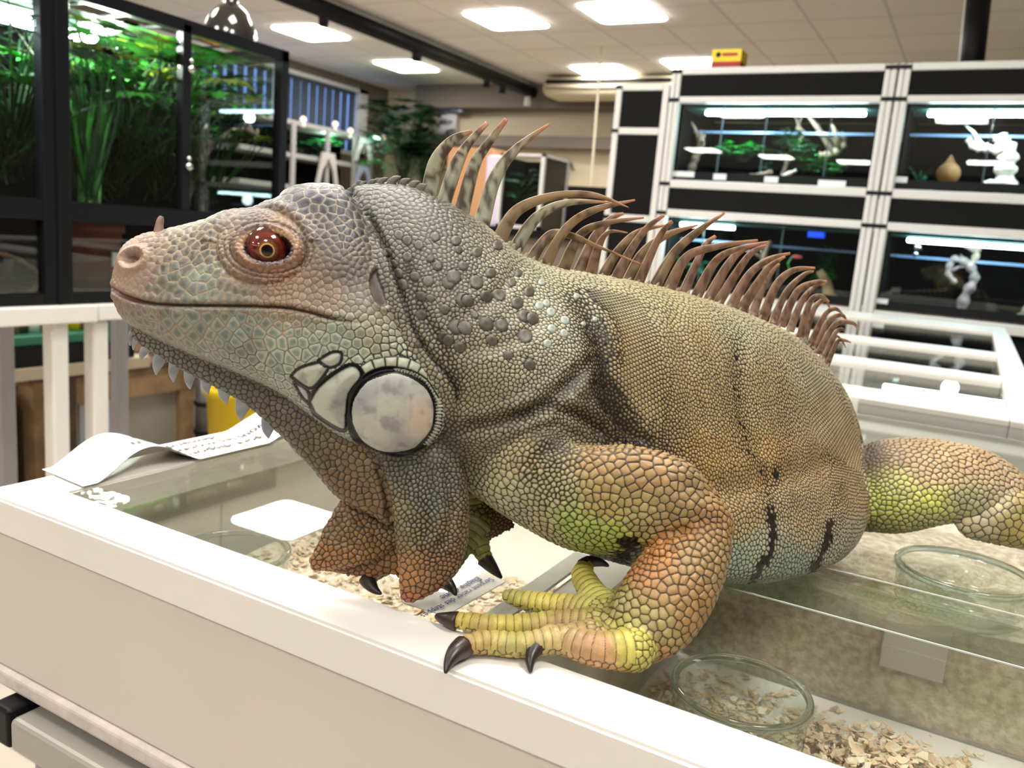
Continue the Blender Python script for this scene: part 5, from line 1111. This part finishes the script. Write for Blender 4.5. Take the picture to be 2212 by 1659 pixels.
h = amp*np.where(big > .5, .55+.45*prof, prof)*g
# overlapping scales on the limbs: the rear edge of each scale stands up
dirs = {4: P(1500, 1080, .40)-P(1050, 1000, .43), 5: P(1340, 1400, .385)-P(1530, 1150, .40), 6: P(1000, 1370, .40)-P(1330, 1370, .39), 8: P(2150, 1050, .59)-P(1900, 1050, .60)}
for k, v in dirs.items():
    m = rid == k; v = v/np.linalg.norm(v); t = ((fV[m]-SD[sid[m]])@v)/np.maximum(spc[m], 1e-5); h[m] += (.00045*np.clip(t+.5, 0, 1)*g[m])
# digits: transverse bands
m = np.isin(pid, DIG) & (tpar > .012)
R_ = .0040; u = tpar/R_; fr = np.abs(u-np.round(u))*R_; gd = sm(.1, 1.0, fr/(1.5*dpx))
side = N[:, 2] > -.15
mm = m & side; g[mm] = gd[mm]; h[mm] = .0009*np.sqrt(np.clip(fr[mm]/(R_*.5), 0, 1))
# colours
col = np.zeros((len(fV), 3)); sx, sy, sd_ = project(SD); hsh = np.random.RandomState(5).rand(len(SD), 4)
for k in COF:
    m = rid == k
    if m.any():
        ids = np.unique(sid[m]); cc = COF[k](sx[ids], sy[ids]); lut = np.zeros((len(SD), 3)); lut[ids] = cc; col[m] = .6*lut[sid[m]]+.4*COF[k](x[m], y[m])
jit = (hsh[sid, 0]-.5); amtj = np.select([rid == 1, rid == 0, np.isin(rid, (4, 5, 6))], [.30, .22, .28], .30)
col *= (1+amtj*jit)[:, None]; col[:, 0] *= 1+.10*(hsh[sid, 1]-.5); col[:, 2] *= 1+.16*(hsh[sid, 2]-.5)
col *= (1+.10*noi)[:, None]
if True:
    m = (rid == 1) & near   # head scales: grey heart, pale rim
    c0 = sm(.15, .75, e/np.maximum(spc*.5, 1e-5)+.18*noi3)
    heart = col*np.array([.60, .61, .62]); rim = np.minimum(col*1.16, 1)
    z = (sm(11, 22, spc/dpx)*m)[:, None]; cc = rim*(1-c0[:, None])+heart*c0[:, None]; col = col*(1-z)+cc*z
bl_ = sm(.05, .5, tri(fV, 1100, 8.8)+.5*tri(fV, 430, 3.3))*np.exp(-(rho(x, y, 400, 535, 120, 70))**4)*m; bl_ = bl_+.7*sm(.1, .6, tri(fV, 900, 5.5))*np.exp(-(rho(x, y, 740, 470, 110, 90))**4)*m; col *= (1-.6*np.clip(bl_, 0, 1))[:, None]
gcol = np.tile(lin((34, 26, 18)), (len(fV), 1))
gh = shep([(270, 600, lin((150, 120, 96))), (450, 560, lin((178, 160, 120))), (640, 430, lin((172, 160, 128))), (740, 480, lin((160, 148, 120))), (450, 700, lin((158, 128, 88))), (600, 730, lin((160, 122, 76))), (620, 620, lin((120, 84, 56))), (700, 640, lin((110, 78, 50))), (560, 530, lin((96, 66, 46))), (760, 640, lin((90, 70, 50))), (700, 760, lin((120, 92, 54))), (800, 740, lin((60, 40, 20))), (780, 790, lin((8, 7, 6))), (900, 800, lin((8, 8, 6))), (640, 830, lin((16, 14, 10))), (640, 780, lin((110, 86, 50))), (960, 850, lin((40, 40, 34))), (520, 800, lin((70, 55, 36))), (850, 985, lin((40, 36, 26)))], 4)
m = rid == 1; gcol[m] = gh(x[m], y[m])
gcol[rid == 5] = lin((70, 44, 26)); gcol[rid == 6] = lin((62, 46, 18))
m = rid == 2; gcol[m] = lin((38, 34, 28)); gcol[rid == 8] = lin((70, 46, 30))
gg = g.copy(); thick = sm(0, 1, rho(x, y, 850, 830, 190, 190)); 
# black bars colour whole scales
Ks = barfield(sx, sy, tri(SD, 420, 4.1)); blk = (Ks[sid] > .30+.6*hsh[sid, 3]) & near & (rid != 1); col[blk] = lin((16, 14, 12))
gl = g[:, None]; out = gcol*(1-gl)+col*gl
# neck dark upper tone patches
# --- stamps on the head and neck
def stamp(r, inner, edgecol, hin, hout, w_, m, ring=.18):
    global out, h
    ins = m & (r < 1); rg_ = m & (r >= 1) & (r < 1+ring)
    out[ins] = inner[ins] if inner.ndim == 2 else inner; h[ins] = hin[ins] if hasattr(hin, '__len__') else hin
    out[rg_] = edgecol; h[rg_] = hout
HN = near & (rid == 1)
bl1 = lin((190, 206, 196)); 
tone = tri(fV, 260, 7.7); tone2 = tri(fV, 140, 2.9)
inner = lin((200, 208, 190))*(1+.06*tone[:, None])
tone = tone+.35*tri(fV, 700, 6.1)+.2*tri(fV, 1500, 4.4); pt = sm(-.5, .7, tone2+.6*tone); inner = inner*(1-.55*pt[:, None])+lin((140, 146, 164))*.55*pt[:, None]
pt = sm(.15, .9, tone+.5*tri(fV, 520, 1.1)); inner = inner*(1-.5*pt[:, None])+lin((128, 116, 122))*.5*pt[:, None]
q = np.exp(-(rho(x, y, 905, 905, 34, 40))**2); inner = inner*(1-.5*q[:, None])+lin((222, 170, 128))*.5*q[:, None]
wob = 1+.025*tri(fV, 300, 3.3)
r = rho(x, y, 848, 892, 88, 84, 0)*wob
stamp(r, inner, lin((9, 8, 8)), .0004, -.0002, 1, HN, .19)
m = HN & (r >= 1.08) & (r < 1.34) & (x > 850) & (y > 770) & (y < 960)
if True: # small white beads in the black ring at the right
    a = np.arctan2(y-892, x-848); u = a*14; rr_ = np.hypot((np.abs(u-np.round(u)))*2.2, (r-1.16)/.075)
    bd = m & (rr_ < 1) & (r < 1.26); bk = m & ~bd & (r < 1.24); out[bk] = lin((12, 11, 10)); h[bk] = 0; out[bd] = lin((186, 196, 172)); h[bd] = .0007*np.sqrt(1-rr_[bd]**2)
# fan of pale plates above the shield
a = np.degrees(np.arctan2(-(y-892), x-848)); R_ = r
fan = HN & (r > 1.17) & (r < 1.46) & (a > 18) & (a < 146); u = (a-18)/13.4; fe = np.minimum(np.abs(u-np.round(u))*13.4/57.3*100*r, np.minimum(r-1.19, 1.45-r)*88)
ff = sm(.5, 4.5, fe); out[fan] = (lin((10, 9, 8))*(1-ff[fan, None])+(lin((204, 214, 188))*(1+.12*tone[fan, None]))*ff[fan, None]); h[fan] = .0011*np.sqrt(np.clip(fe[fan]/16, 0, 1))
ip = inpoly(x, y, PLATE2) & HN; dp, _ = polydist(x, y, np.vstack([PLATE2, PLATE2[:1]]))
rim_ = HN & ~ip & (dp < 9) & (r > 1.17); out[rim_] = lin((9, 8, 8)); h[rim_] = -.0002
out[ip] = (inner*.98)[ip]; mix = (1-sm(0, 4, dp[ip]))[:, None]; out[ip] = out[ip]*(1-mix)+lin((20, 18, 16))*mix; h[ip] = .0004
for pl3 in ([(630, 812), (650, 794), (700, 781), (711, 790), (690, 822), (667, 838)], [(688, 779), (716, 762), (737, 763), (733, 784), (712, 793)], [(636, 826), (662, 842), (668, 866), (654, 858)]):
    c3 = cr(pl3+pl3[:1], 3); ip = inpoly(x, y, c3) & HN; dp, _ = polydist(x, y, c3); q = ip*sm(1, 5, dp); rm = HN & ((dp < 4.5) | ip) & (r > 1.17); out[rm] = lin((12, 11, 10)); out = out*(1-q[:, None])+inner*.92*q[:, None]; h = np.where(q > 0, .0009*sm(0, 14, dp), h)
# eye surroundings, lids, mouth, tympanum
r2 = rho(x, y, EYE[0], EYE[1]+1, 51, 33, 3); r2b = rho(x, y, EYE[0]-4, EYE[1]-4, 52, 36, 3)
lid = HN & (r2 > .93) & (r2 < 1.5); sm_ = sm(.93, 1.05, r2)
t_ = np.where(y[lid, None] < EYE[1], lin((196, 150, 96)), lin((168, 112, 78))); q = (np.exp(-((r2[lid]-1.22)/.22)**2)*.75)[:, None]; out[lid] = out[lid]*(1-q)+t_*q
ln = HN & (np.abs(r2-1.0) < .07); out[ln] = lin((44, 24, 16))
q = (np.exp(-((r2-1.62)/.06)**2)*.7*(near & (rid == 1)))[:, None]; out = out*(1-q)+lin((70, 40, 26))*q
inn = HN & (r2 < .95); out[inn] = lin((60, 16, 10))
dm, pm = polydist(x, y, MOUTH); mw = 3.2+6*np.exp(-((pm-.12)/.10)**2); q = (HN*(dm < mw)*(pm < .93)); q = np.exp(-(dm/mw)**4)*HN*(1-sm(.85, .97, pm)); out = out*(1-q[:, None]*.85)+np.where((pm < .28)[:, None], lin((110, 30, 30)), lin((86, 56, 40)))*q[:, None]*.85; h *= 1-q
r = rho(x, y, 822, 622, 24, 44, -8); q = (sm(1.0, .85, r) if False else (1-sm(.85, 1.0, r)))*HN; out = out*(1-q[:, None])+(lin((88, 76, 68))*(1+.35*noi2[:, None]+.3*np.exp(-(rho(x, y, 826, 606, 5, 26, 30))**2)[:, None]))*q[:, None]; h *= 1-q
q = np.exp(-(rho(x, y, 284, 557, 12, 7, -20))**2*.8)*HN; out = out*(1-q[:, None])+lin((72, 34, 26))*q[:, None]
q = np.exp(-(rho(x, y, 275, 575, 45, 60))**4)*HN; h *= 1-.75*q; out = out*(1-.5*q[:, None])+lin((190, 156, 134))*.5*q[:, None]
# round tubercles on the neck
for tx, ty, tr_ in TUB:
    r = rho(x, y, tx, ty, tr_, tr_*(.82+.18*((tx*3+ty*5) % 7)/6), 40)*(1+.05*noi3); m = near & (rid != 1) & (r < 1.35)
    if not m.any(): continue
    rr_ = r[m]; a = sm(1.18, 1.02, rr_) if False else 1-sm(.98, 1.08, rr_)
    pale = tx > 1160; c = lin((176, 190, 172)) if pale else lin((96, 90, 76))*(.8+.5*((tx*7+ty*13)%10)/10)
    cc = c*(1-.35*np.exp(-(rr_/.45)**2)[:, None])*(1+.2*np.exp(-((rr_-.85)/.1)**2)[:, None]); o_ = out[m]; gr = np.exp(-((rr_-1.08)/.09)**2)[:, None]
    o_ = o_*(1-a[:, None])+cc*a[:, None]; o_ = o_*(1-gr*.8)+lin((46, 36, 24))*gr*.8; out[m] = o_
    h[m] = h[m]*(1-a)+a*(.0009*np.sqrt(np.clip(1-rr_**2, 0, 1))+.0002-.0002*np.exp(-(rr_/.5)**2))-.0003*gr[:, 0]
# shade of the crease behind the head, painted into the skin colour
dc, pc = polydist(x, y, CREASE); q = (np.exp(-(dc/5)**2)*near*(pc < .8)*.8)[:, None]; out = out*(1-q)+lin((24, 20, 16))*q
h[fV[:, 2] < .002] *= .3
fV = fV+N*h[:, None]; fV[:, 2] = np.maximum(fV[:, 2], .0004)
SKIN_GAIN = .82
lum = (out@np.array([.3, .6, .1]))[:, None]; out = lum+(out-lum)*.80; rgm = (np.isin(rid, (0, 2, 3, 4, 5, 8))*np.clip((out[:, 0]-out[:, 1])/np.maximum(out[:, 0], .01)*2.2, 0, 1))[:, None]; out = out*(1-rgm+rgm*np.where(np.isin(rid, (0, 8))[:, None], np.array([.90, .97, .86]), np.array([.80, .93, .72])))*np.where((rid == 6)[:, None], np.array([.92, .97, .84]), 1.0)*np.where((rid == 1)[:, None], np.array([.92, .885, .86]), 1.0)
out = np.clip(out*SKIN_GAIN, .003, .95)
print('skin', _t.time()-_t0)
# far side, coarse: one colour field and the same shader
crid, _, _ = classify(cV); cx_, cy_, cd_ = project(cV); ccol = np.zeros((len(cV), 3))
for k in COF:
    m = crid == k
    if m.any(): ccol[m] = COF[k](np.clip(cx_[m], 240, 2250), cy_[m])
tl = sm(.62, .70, cV[:, 1])[:, None]; bnd = sm(-.2, .3, np.sin(np.linalg.norm(cV[:, :2]-np.array([-.1, .6]), axis=1)*110))[:, None]
ccol = ccol*(1-tl)+(lin((150, 134, 98))*bnd+lin((62, 54, 44))*(1-bnd))*tl*1.1
ccol = np.clip(ccol*.85, .01, .9)
IG = empty('iguana', (-.2, .42, 0)); tag(IG, 'large grey and tan green iguana standing on the tank top, facing left', 'iguana')
skin = bpy.data.materials.new('iguana_skin'); skin.use_nodes = True; nt = skin.node_tree; b = nt.nodes['Principled BSDF']
at = nt.nodes.new('ShaderNodeAttribute'); at.attribute_name = 'skin_colour'; nt.links.new(at.outputs['Color'], b.inputs['Base Color'])
b.inputs['Roughness'].default_value = .42; b.inputs['Specular IOR Level'].default_value = .45
tc = nt.nodes.new('ShaderNodeTexCoord'); n2 = nt.nodes.new('ShaderNodeTexNoise'); n2.inputs['Scale'].default_value = 1400; n2.inputs['Detail'].default_value = 3; nt.links.new(tc.outputs['Object'], n2.inputs['Vector'])
bu = nt.nodes.new('ShaderNodeBump'); bu.inputs['Strength'].default_value = .35; bu.inputs['Distance'].default_value = .0003; nt.links.new(n2.outputs['Fac'], bu.inputs['Height']); nt.links.new(bu.outputs['Normal'], b.inputs['Normal'])
off = np.array(IG.location)
nV = len(fV); AV = np.concatenate([fV, cV])-off; AQ = np.concatenate([fQ, cQ+nV]); AC = np.concatenate([out, ccol])
bm_ = mkmesh('body', AV, AQ); ca = bm_.color_attributes.new('skin_colour', 'FLOAT_COLOR', 'POINT'); ca.data.foreach_set('color', np.c_[AC, np.ones(len(AC))].astype(np.float32).ravel())
body = link('body', bm_, skin, IG)
FV, FN_, FX, FY = fV, N, x, y
# keep a light depth lookup of the near surface for placing parts
kx = KDTree(len(fV[::6])); sel = np.arange(len(fV))[::6]; sel = sel[near[::6]]
kx = KDTree(len(sel))
for i in sel: kx.insert((x[i], y[i], 0), int(i))
kx.balance()
def surf(px_, py_, n=6):
    r = kx.find_n((px_, py_, 0), n); return min(dd[i[1]] for i in r)
# ---- eye, claws, spines: parts of the iguana
def part(mb, name, m, smooth=True, parent=None): return mb.build(name, m, parent or IG, smooth)
hp = [p for p in PIECES if p['region'] == 'head'][0]
def hd_depth(x_, y_): D = float(hp['f0'](np.array([x_]), np.array([y_]))[0]); return D-hp['k']*float(hp['samp'](np.array([x_]), np.array([y_]))[0])*D/F
def colmesh(mb, name, cols, m, parent):
    o = mb.build(name, m, parent, True); ca = o.data.color_attributes.new('tint', 'FLOAT_COLOR', 'POINT'); ca.data.foreach_set('color', np.c_[cols, np.ones(len(cols))].astype(np.float32).ravel()); return o
def attrmat(name, rough=.4, coat=0, transl=0, spec=.5):
    m = bpy.data.materials.new(name); m.use_nodes = True; nt = m.node_tree; b = nt.nodes['Principled BSDF']; at = nt.nodes.new('ShaderNodeAttribute'); at.attribute_name = 'tint'
    nt.links.new(at.outputs['Color'], b.inputs['Base Color']); b.inputs['Roughness'].default_value = rough; b.inputs['Coat Weight'].default_value = coat; b.inputs['Coat Roughness'].default_value = .02; b.inputs['Specular IOR Level'].default_value = spec
    if transl:
        t = nt.nodes.new('ShaderNodeBsdfTranslucent'); mx = nt.nodes.new('ShaderNodeMixShader'); mx.inputs[0].default_value = transl; out = nt.nodes['Material Output']
        nt.links.new(at.outputs['Color'], t.inputs['Color']); nt.links.new(b.outputs[0], mx.inputs[1]); nt.links.new(t.outputs[0], mx.inputs[2]); nt.links.new(mx.outputs[0], out.inputs[0])
    return m
M['eye'] = attrmat('eye_wet', .08, 1.0); M['spine'] = attrmat('spine_horn', .35, 0, .38); M['claw'] = attrmat('claw_horn', .38, .1)
M['gular'] = attrmat('gular_scale', .4, 0, .25)
RE = .0120; de = hd_depth(*EYE)-.0012; ec = P(EYE[0], EYE[1], de+RE*.93)
gz_ = CAM-ec; gz_ = gz_/np.linalg.norm(gz_); tgt = P(577, 541, de); gz_ = (tgt-ec)/np.linalg.norm(tgt-ec)
mb = MB(); seg = 96; rings = 60
prof = [(math.sin(math.pi*i/rings)*RE, -math.cos(math.pi*i/rings)*RE) for i in range(rings+1)]
mb.lathe(ec, prof[::-1], seg, axis=gz_)
mb.f = [f[::-1] for f in mb.f]
va = np.array(mb.v); ang = np.linalg.norm((va-ec)/RE-gz_, axis=1)*RE*F/de; nn_ = tri(va, 900, 2.0); nn2 = tri(va, 2500, 5.0)
cc = np.tile(lin((70, 22, 16)), (len(va), 1))
def lay(c, lo, hi):
    global cc
    q = sm(hi, lo, ang) if False else (1-sm(lo, hi, ang)); cc = cc*(1-q[:, None])+c*q[:, None]
lay(lin((118, 44, 32))*(1+.3*nn_[:, None]), 38, 44); lay(lin((92, 30, 20))*(1+.3*nn2[:, None]), 28, 33); lay(lin((112, 64, 36))*(1+.3*nn2[:, None]), 21, 25); lay(lin((214, 178, 108)), 15.5, 17); lay(lin((6, 4, 4)), 11.5, 13.5)
o = colmesh(mb, 'eye', np.clip(cc, 0, 1), M['eye'], IG); o['label'] = 'glossy red brown eye with black pupil'
def claw(pts, r0, name='claw', tipr=.0006):
    pp = catmull(pts, 6); n = len(pp); rad = [r0*(1-(i/(n-1))**1.25)+tipr for i in range(n)]; rad[0] *= .8
    mb = MB().tube(pp, rad, 12); v = np.array(mb.v); t = np.repeat(np.linspace(0, 1, n), 12)
    c = lin((52, 36, 28))*(1-t[:, None])+lin((26, 26, 28))*t[:, None]; c = c*(1+.35*tri(v, 1500, 3.)[:, None]); return colmesh(mb, name, np.clip(c, .002, 1), M['claw'], IG)
claw([PZ(1110, 1290, .0048), PZ(1098, 1286, .0046), PZ(1087, 1283, .0040)], .0036, tipr=.0010)
claw([PZ(988, 1342, .0047), PZ(964, 1337, .0044), PZ(943, 1331, .0036)], .0036, tipr=.0014)
claw([PZ(1003, 1396, .0056), PZ(984, 1410, .0052), PZ(970, 1430, .0034), PZ(962, 1454, .0006)], .0048)
claw([PZ(1180, 1380, .0085), PZ(1158, 1398, .0072), PZ(1146, 1424, .0046), PZ(1146, 1453, .0008)], .0046)
claw([PZ(1258, 1224, .0190), PZ(1276, 1213, .0200), PZ(1300, 1216, .0185), PZ(1315, 1223, .0170)], .0036)
claw([P(1044, 1204, .460), P(1058, 1220, .459), P(1072, 1236, .458), P(1084, 1249, .457)], .0044)
claw([P(954, 1250, .445), P(968, 1262, .441), P(979, 1274, .439), P(985, 1286, .437)], .0040)
claw([P(792, 1248, .440), P(800, 1262, .437), P(810, 1274, .434), P(823, 1283, .431)], .0042)
claw([PZ(2340, 1198, .006), PZ(2365, 1203, .004), PZ(2385, 1212, .001)], .004)
def blade(pts, widths, d, name, cfun, m, thick=.30, dtip=0.0, nseg=7, K8=10):
    if name == 'dorsal_spine': v0 = np.array(pts[0], float)-np.array(pts[1], float); v0 /= np.hypot(*v0); pts = [tuple(np.array(pts[0])+v0*11+np.array([0, 4]))]+list(pts); widths = [widths[0]]+list(widths)
    C_ = catmull([list(p)+[w_] for p, w_ in zip(pts, widths)], nseg); n = len(C_); vs = []; T = []; Sx = []
    for i in range(n):
        a = C_[max(i-1, 0), :2]; b = C_[min(i+1, n-1), :2]; t = (b-a)/(np.hypot(*(b-a))+1e-9); pr = np.array([-t[1], t[0]]); tt = i/(n-1); dep = d+dtip*tt**1.5
        side = (rt*pr[0]-up*pr[1]); w_ = C_[i, 2]/2*dep/F; c = P(C_[i, 0], C_[i, 1], dep)
        for k in range(K8):
            an = 2*math.pi*k/K8; vs.append(c+side*w_*math.cos(an)-fw*w_*thick*math.sin(an)); T.append(tt); Sx.append(math.cos(an))
    fs = [(i*K8+k, i*K8+(k+1) % K8, (i+1)*K8+(k+1) % K8, (i+1)*K8+k) for i in range(n-1) for k in range(K8)]+[tuple(range(K8))[::-1], tuple(range((n-1)*K8, n*K8))]
    mb = MB().add(vs, fs); return colmesh(mb, name, np.clip(cfun(np.array(vs), np.array(T), np.array(Sx)), .004, 1), m, IG)
def spine_col(kind, seed):
    def f(v, t, s):
        n1 = tri(v, 330, 1.7+seed); n2 = tri(v, 900, 3.1+seed); t = t[:, None]
        if kind == 0:
            c = lin((184, 192, 172))*(1-t)+lin((160, 144, 112))*t; q = sm(-.02, .22, .6*n1+.7*n2)[:, None]; c = c*(1-.9*q)+lin((66, 46, 34))*.9*q
        elif kind == 1:
            c = lin((150, 134, 104))*(1-t)+lin((160, 126, 88))*t; q = sm(-.05, .35, n1+.4*n2)[:, None]; c = c*(1-.7*q)+lin((62, 44, 30))*.7*q
        else:
            c = lin((158, 132, 112))*(1-t)+lin((146, 108, 82))*t; q = sm(-.1, .35, .5*n1+.8*n2)[:, None]; c = c*(1-.7*q)+lin((84, 60, 46))*.7*q
        q = sm(.84, .96, t); c = c*(1-q)+lin((190, 138, 104))*q; e_ = sm(.80, 1.0, np.abs(s))[:, None]; return c*(1-.6*e_)+lin((214, 178, 132))*.6*e_
    return f
SPN = [(0, [(926, 425), (942, 352), (976, 304), (1020, 283)], [36, 34, 22, 7]), (0, [(958, 440), (986, 356), (1012, 310), (1053, 265)], [32, 30, 19, 10]), (0, [(998, 455), (1024, 358), (1052, 313), (1094, 257)], [34, 27, 20, 10]), (0, [(1042, 478), (1067, 390), (1112, 325), (1186, 268)], [36, 30, 21, 5]),
       (1, [(1080, 514), (1117, 455), (1193, 424), (1280, 421), (1358, 448)], [32, 26, 18, 13, 2]), (0, [(1112, 540), (1158, 471), (1225, 438), (1318, 437)], [32, 24, 16, 3]), (1, [(1180, 568), (1223, 494), (1280, 455), (1372, 432)], [27, 20, 16, 4]), (1, [(1150, 556), (1190, 506), (1239, 511), (1288, 531), (1391, 573)], [26, 19, 15, 8, 2]),
       (1, [(1216, 584), (1253, 508), (1307, 482), (1391, 470)], [28, 20, 13, 4]), (2, [(1250, 592), (1285, 515), (1318, 474), (1347, 461)], [30, 24, 15, 6]), (2, [(1275, 598), (1293, 532), (1316, 501), (1356, 503)], [27, 18, 8, 3]), (1, [(1298, 604), (1334, 543), (1379, 501), (1447, 485)], [25, 18, 13, 3]),
       (2, [(1326, 610), (1361, 543), (1397, 493), (1434, 465)], [25, 19, 14, 7]), (1, [(1353, 613), (1388, 547), (1442, 507), (1508, 486)], [25, 20, 15, 4]), (2, [(1377, 617), (1411, 538), (1433, 498), (1452, 478)], [24, 17, 13, 8]), (1, [(1415, 618), (1456, 547), (1506, 501), (1565, 460)], [28, 21, 16, 5]),
       (2, [(1446, 624), (1483, 556), (1542, 534), (1637, 519)], [28, 20, 15, 5]), (2, [(1477, 632), (1506, 566), (1524, 529), (1546, 510)], [23, 17, 13, 7]), (2, [(1506, 637), (1542, 570), (1578, 543), (1640, 526)], [25, 19, 13, 5]), (2, [(1533, 642), (1569, 578), (1605, 538), (1662, 522)], [24, 19, 14, 4]),
       (2, [(1556, 647), (1592, 588), (1623, 547), (1655, 530)], [23, 18, 13, 6]), (2, [(1583, 655), (1619, 593), (1660, 561), (1707, 547)], [24, 18, 13, 5]), (2, [(1607, 660), (1641, 606), (1664, 575), (1696, 554)], [24, 18, 13, 5]), (2, [(1630, 667), (1648, 620), (1669, 585), (1684, 570)], [20, 16, 11, 5]),
       (2, [(1651, 678), (1678, 615), (1714, 584), (1761, 579)], [22, 18, 13, 5]), (2, [(1674, 684), (1700, 629), (1736, 594), (1758, 586)], [18, 14, 10, 4]), (2, [(1692, 692), (1723, 629), (1759, 611), (1786, 608)], [20, 15, 12, 5]), (2, [(1711, 702), (1732, 651), (1759, 620), (1782, 613)], [18, 14, 9, 4]),
       (2, [(1732, 714), (1750, 652), (1772, 640), (1791, 652)], [17, 13, 11, 4]), (2, [(1742, 718), (1759, 666), (1782, 648), (1793, 668)], [15, 12, 9, 3]), (2, [(1756, 732), (1782, 680), (1804, 667), (1822, 680)], [15, 11, 9, 3]), (2, [(1765, 741), (1791, 692), (1818, 681), (1829, 693)], [15, 11, 9, 3]),
       (2, [(1774, 752), (1804, 701), (1840, 697), (1854, 711)], [15, 12, 9, 3]), (2, [(1783, 765), (1804, 720), (1818, 711), (1826, 716)], [13, 10, 7, 3]), (2, [(1790, 780), (1809, 738), (1824, 735), (1838, 740)], [12, 9, 7, 3]), (2, [(1786, 776), (1804, 729), (1818, 735), (1827, 752)], [10, 7, 5, 2])]
td = [p for p in PIECES if p['region'] == 'trunk'][0]['f0']
for i, (kd_, pts, wd) in enumerate(SPN):
    d = float(td(np.array([pts[0][0]*1.0]), np.array([pts[0][1]*1.0]))[0])+(.004 if i % 2 else -.001)
    blade(pts, wd, d, 'dorsal_spine', spine_col(kd_, i*1.37), M['spine'], .26, (.010 if i % 2 else -.004))
for i, (bx, by, tx, ty, w_) in enumerate([(766, 415, 771, 398, 13), (782, 410, 792, 391, 14), (800, 406, 813, 388, 16), (820, 404, 838, 384, 18), (842, 404, 866, 381, 22), (866, 406, 886, 386, 20), (888, 410, 908, 392, 20), (902, 420, 922, 398, 26), (775, 402, 783, 392, 12), (812, 398, 824, 386, 12), (850, 394, 862, 381, 13)]):
    blade([(bx, by), ((bx+tx)/2-4, (by+ty)/2-3), (tx, ty)], [w_, w_*.8, 2], .436+(.003 if i > 7 else 0), 'nape_spike', lambda v, t, s: (lin((78, 76, 66))*(1-t[:, None])+lin((120, 116, 100))*t[:, None])*(1+.3*tri(v, 600, 2.)[:, None]), M['gular'], .45)
# low collar of small scales along the crest base
r9 = random.Random(5)
cl = catmull([(1100, 528), (1160, 566), (1240, 590), (1330, 602), (1420, 618), (1520, 645), (1620, 680), (1710, 722), (1770, 772), (1800, 812)], 9)
for i in range(0, len(cl)-1, 2):
    a = cl[i]; w_ = 13-5*i/len(cl); d = float(td(np.array([a[0]]), np.array([a[1]]))[0])-.003
    blade([(a[0]-2, a[1]+9), (a[0], a[1]-1), (a[0]+4, a[1]-8)], [w_, w_*.75, 2], d, 'crest_scale', lambda v, t, s: lin((176, 160, 132))*(1-.25*t[:, None])*(1+.12*tri(v, 700, 2.)[:, None]), M['gular'], .6)
def gul(v, t, s):
    c = lin((150, 154, 156))*(1+.25*tri(v, 500, 1.)[:, None]); e_ = sm(.75, 1., np.abs(s))[:, None]; q = sm(.7, 1, t)[:, None]; c = c*(1-.6*e_)+lin((214, 208, 200))*.6*e_; return c*(1-.5*q)+lin((200, 190, 180))*.5*q
for bx, by, tx, ty, w_ in [(289, 712, 281, 747, 16), (300, 724, 288, 756, 17), (324, 742, 303, 779, 24), (350, 764, 337, 810, 31), (380, 780, 375, 826, 29), (413, 796, 411, 841, 31), (448, 810, 450, 852, 29), (486, 830, 490, 874, 34), (531, 856, 520, 910, 40), (584, 900, 580, 947, 38), (634, 944, 656, 990, 34), (684, 978, 690, 1018, 27)]:
    mx_, my_ = bx*.45+tx*.55-3, by*.45+ty*.55
    blade([(bx+2, by-8), (bx, by), (mx_, my_), (tx, ty)], [w_*.8, w_, w_*.72, 3], .4195, 'gular_spike', gul, M['gular'], .28)
blade([(343, 504), (344, 488), (347, 474), (350, 467)], [24, 18, 15, 7], .417, 'snout_horn', lambda v, t, s: lin((160, 128, 116))*(1-.2*t[:, None])*(1+.15*tri(v, 900, 2.)[:, None]), M['gular'], .9)
blade([(610, 455), (612, 447), (615, 441)], [22, 17, 12], .402, 'brow_bump', lambda v, t, s: np.tile(lin((190, 140, 108)), (len(v), 1)), M['gular'], .9)
import gc
for _n in ('fV', 'fQ', 'cV', 'cQ', 'bV', 'bQ', 'out', 'col', 'AV', 'AQ', 'AC', 'FV', 'FN_', 'FX', 'FY', 'N', 'I', 'D', 'gcol', 'inner', 'order', 'Vl', 'bvh', 'kx', 'grid', 'h', 'e', 'K', 'noi', 'noi2', 'noi3', 'seeds', 'SD', 'tone', 'tone2', 'cc'):
    globals().pop(_n, None)
gc.collect()
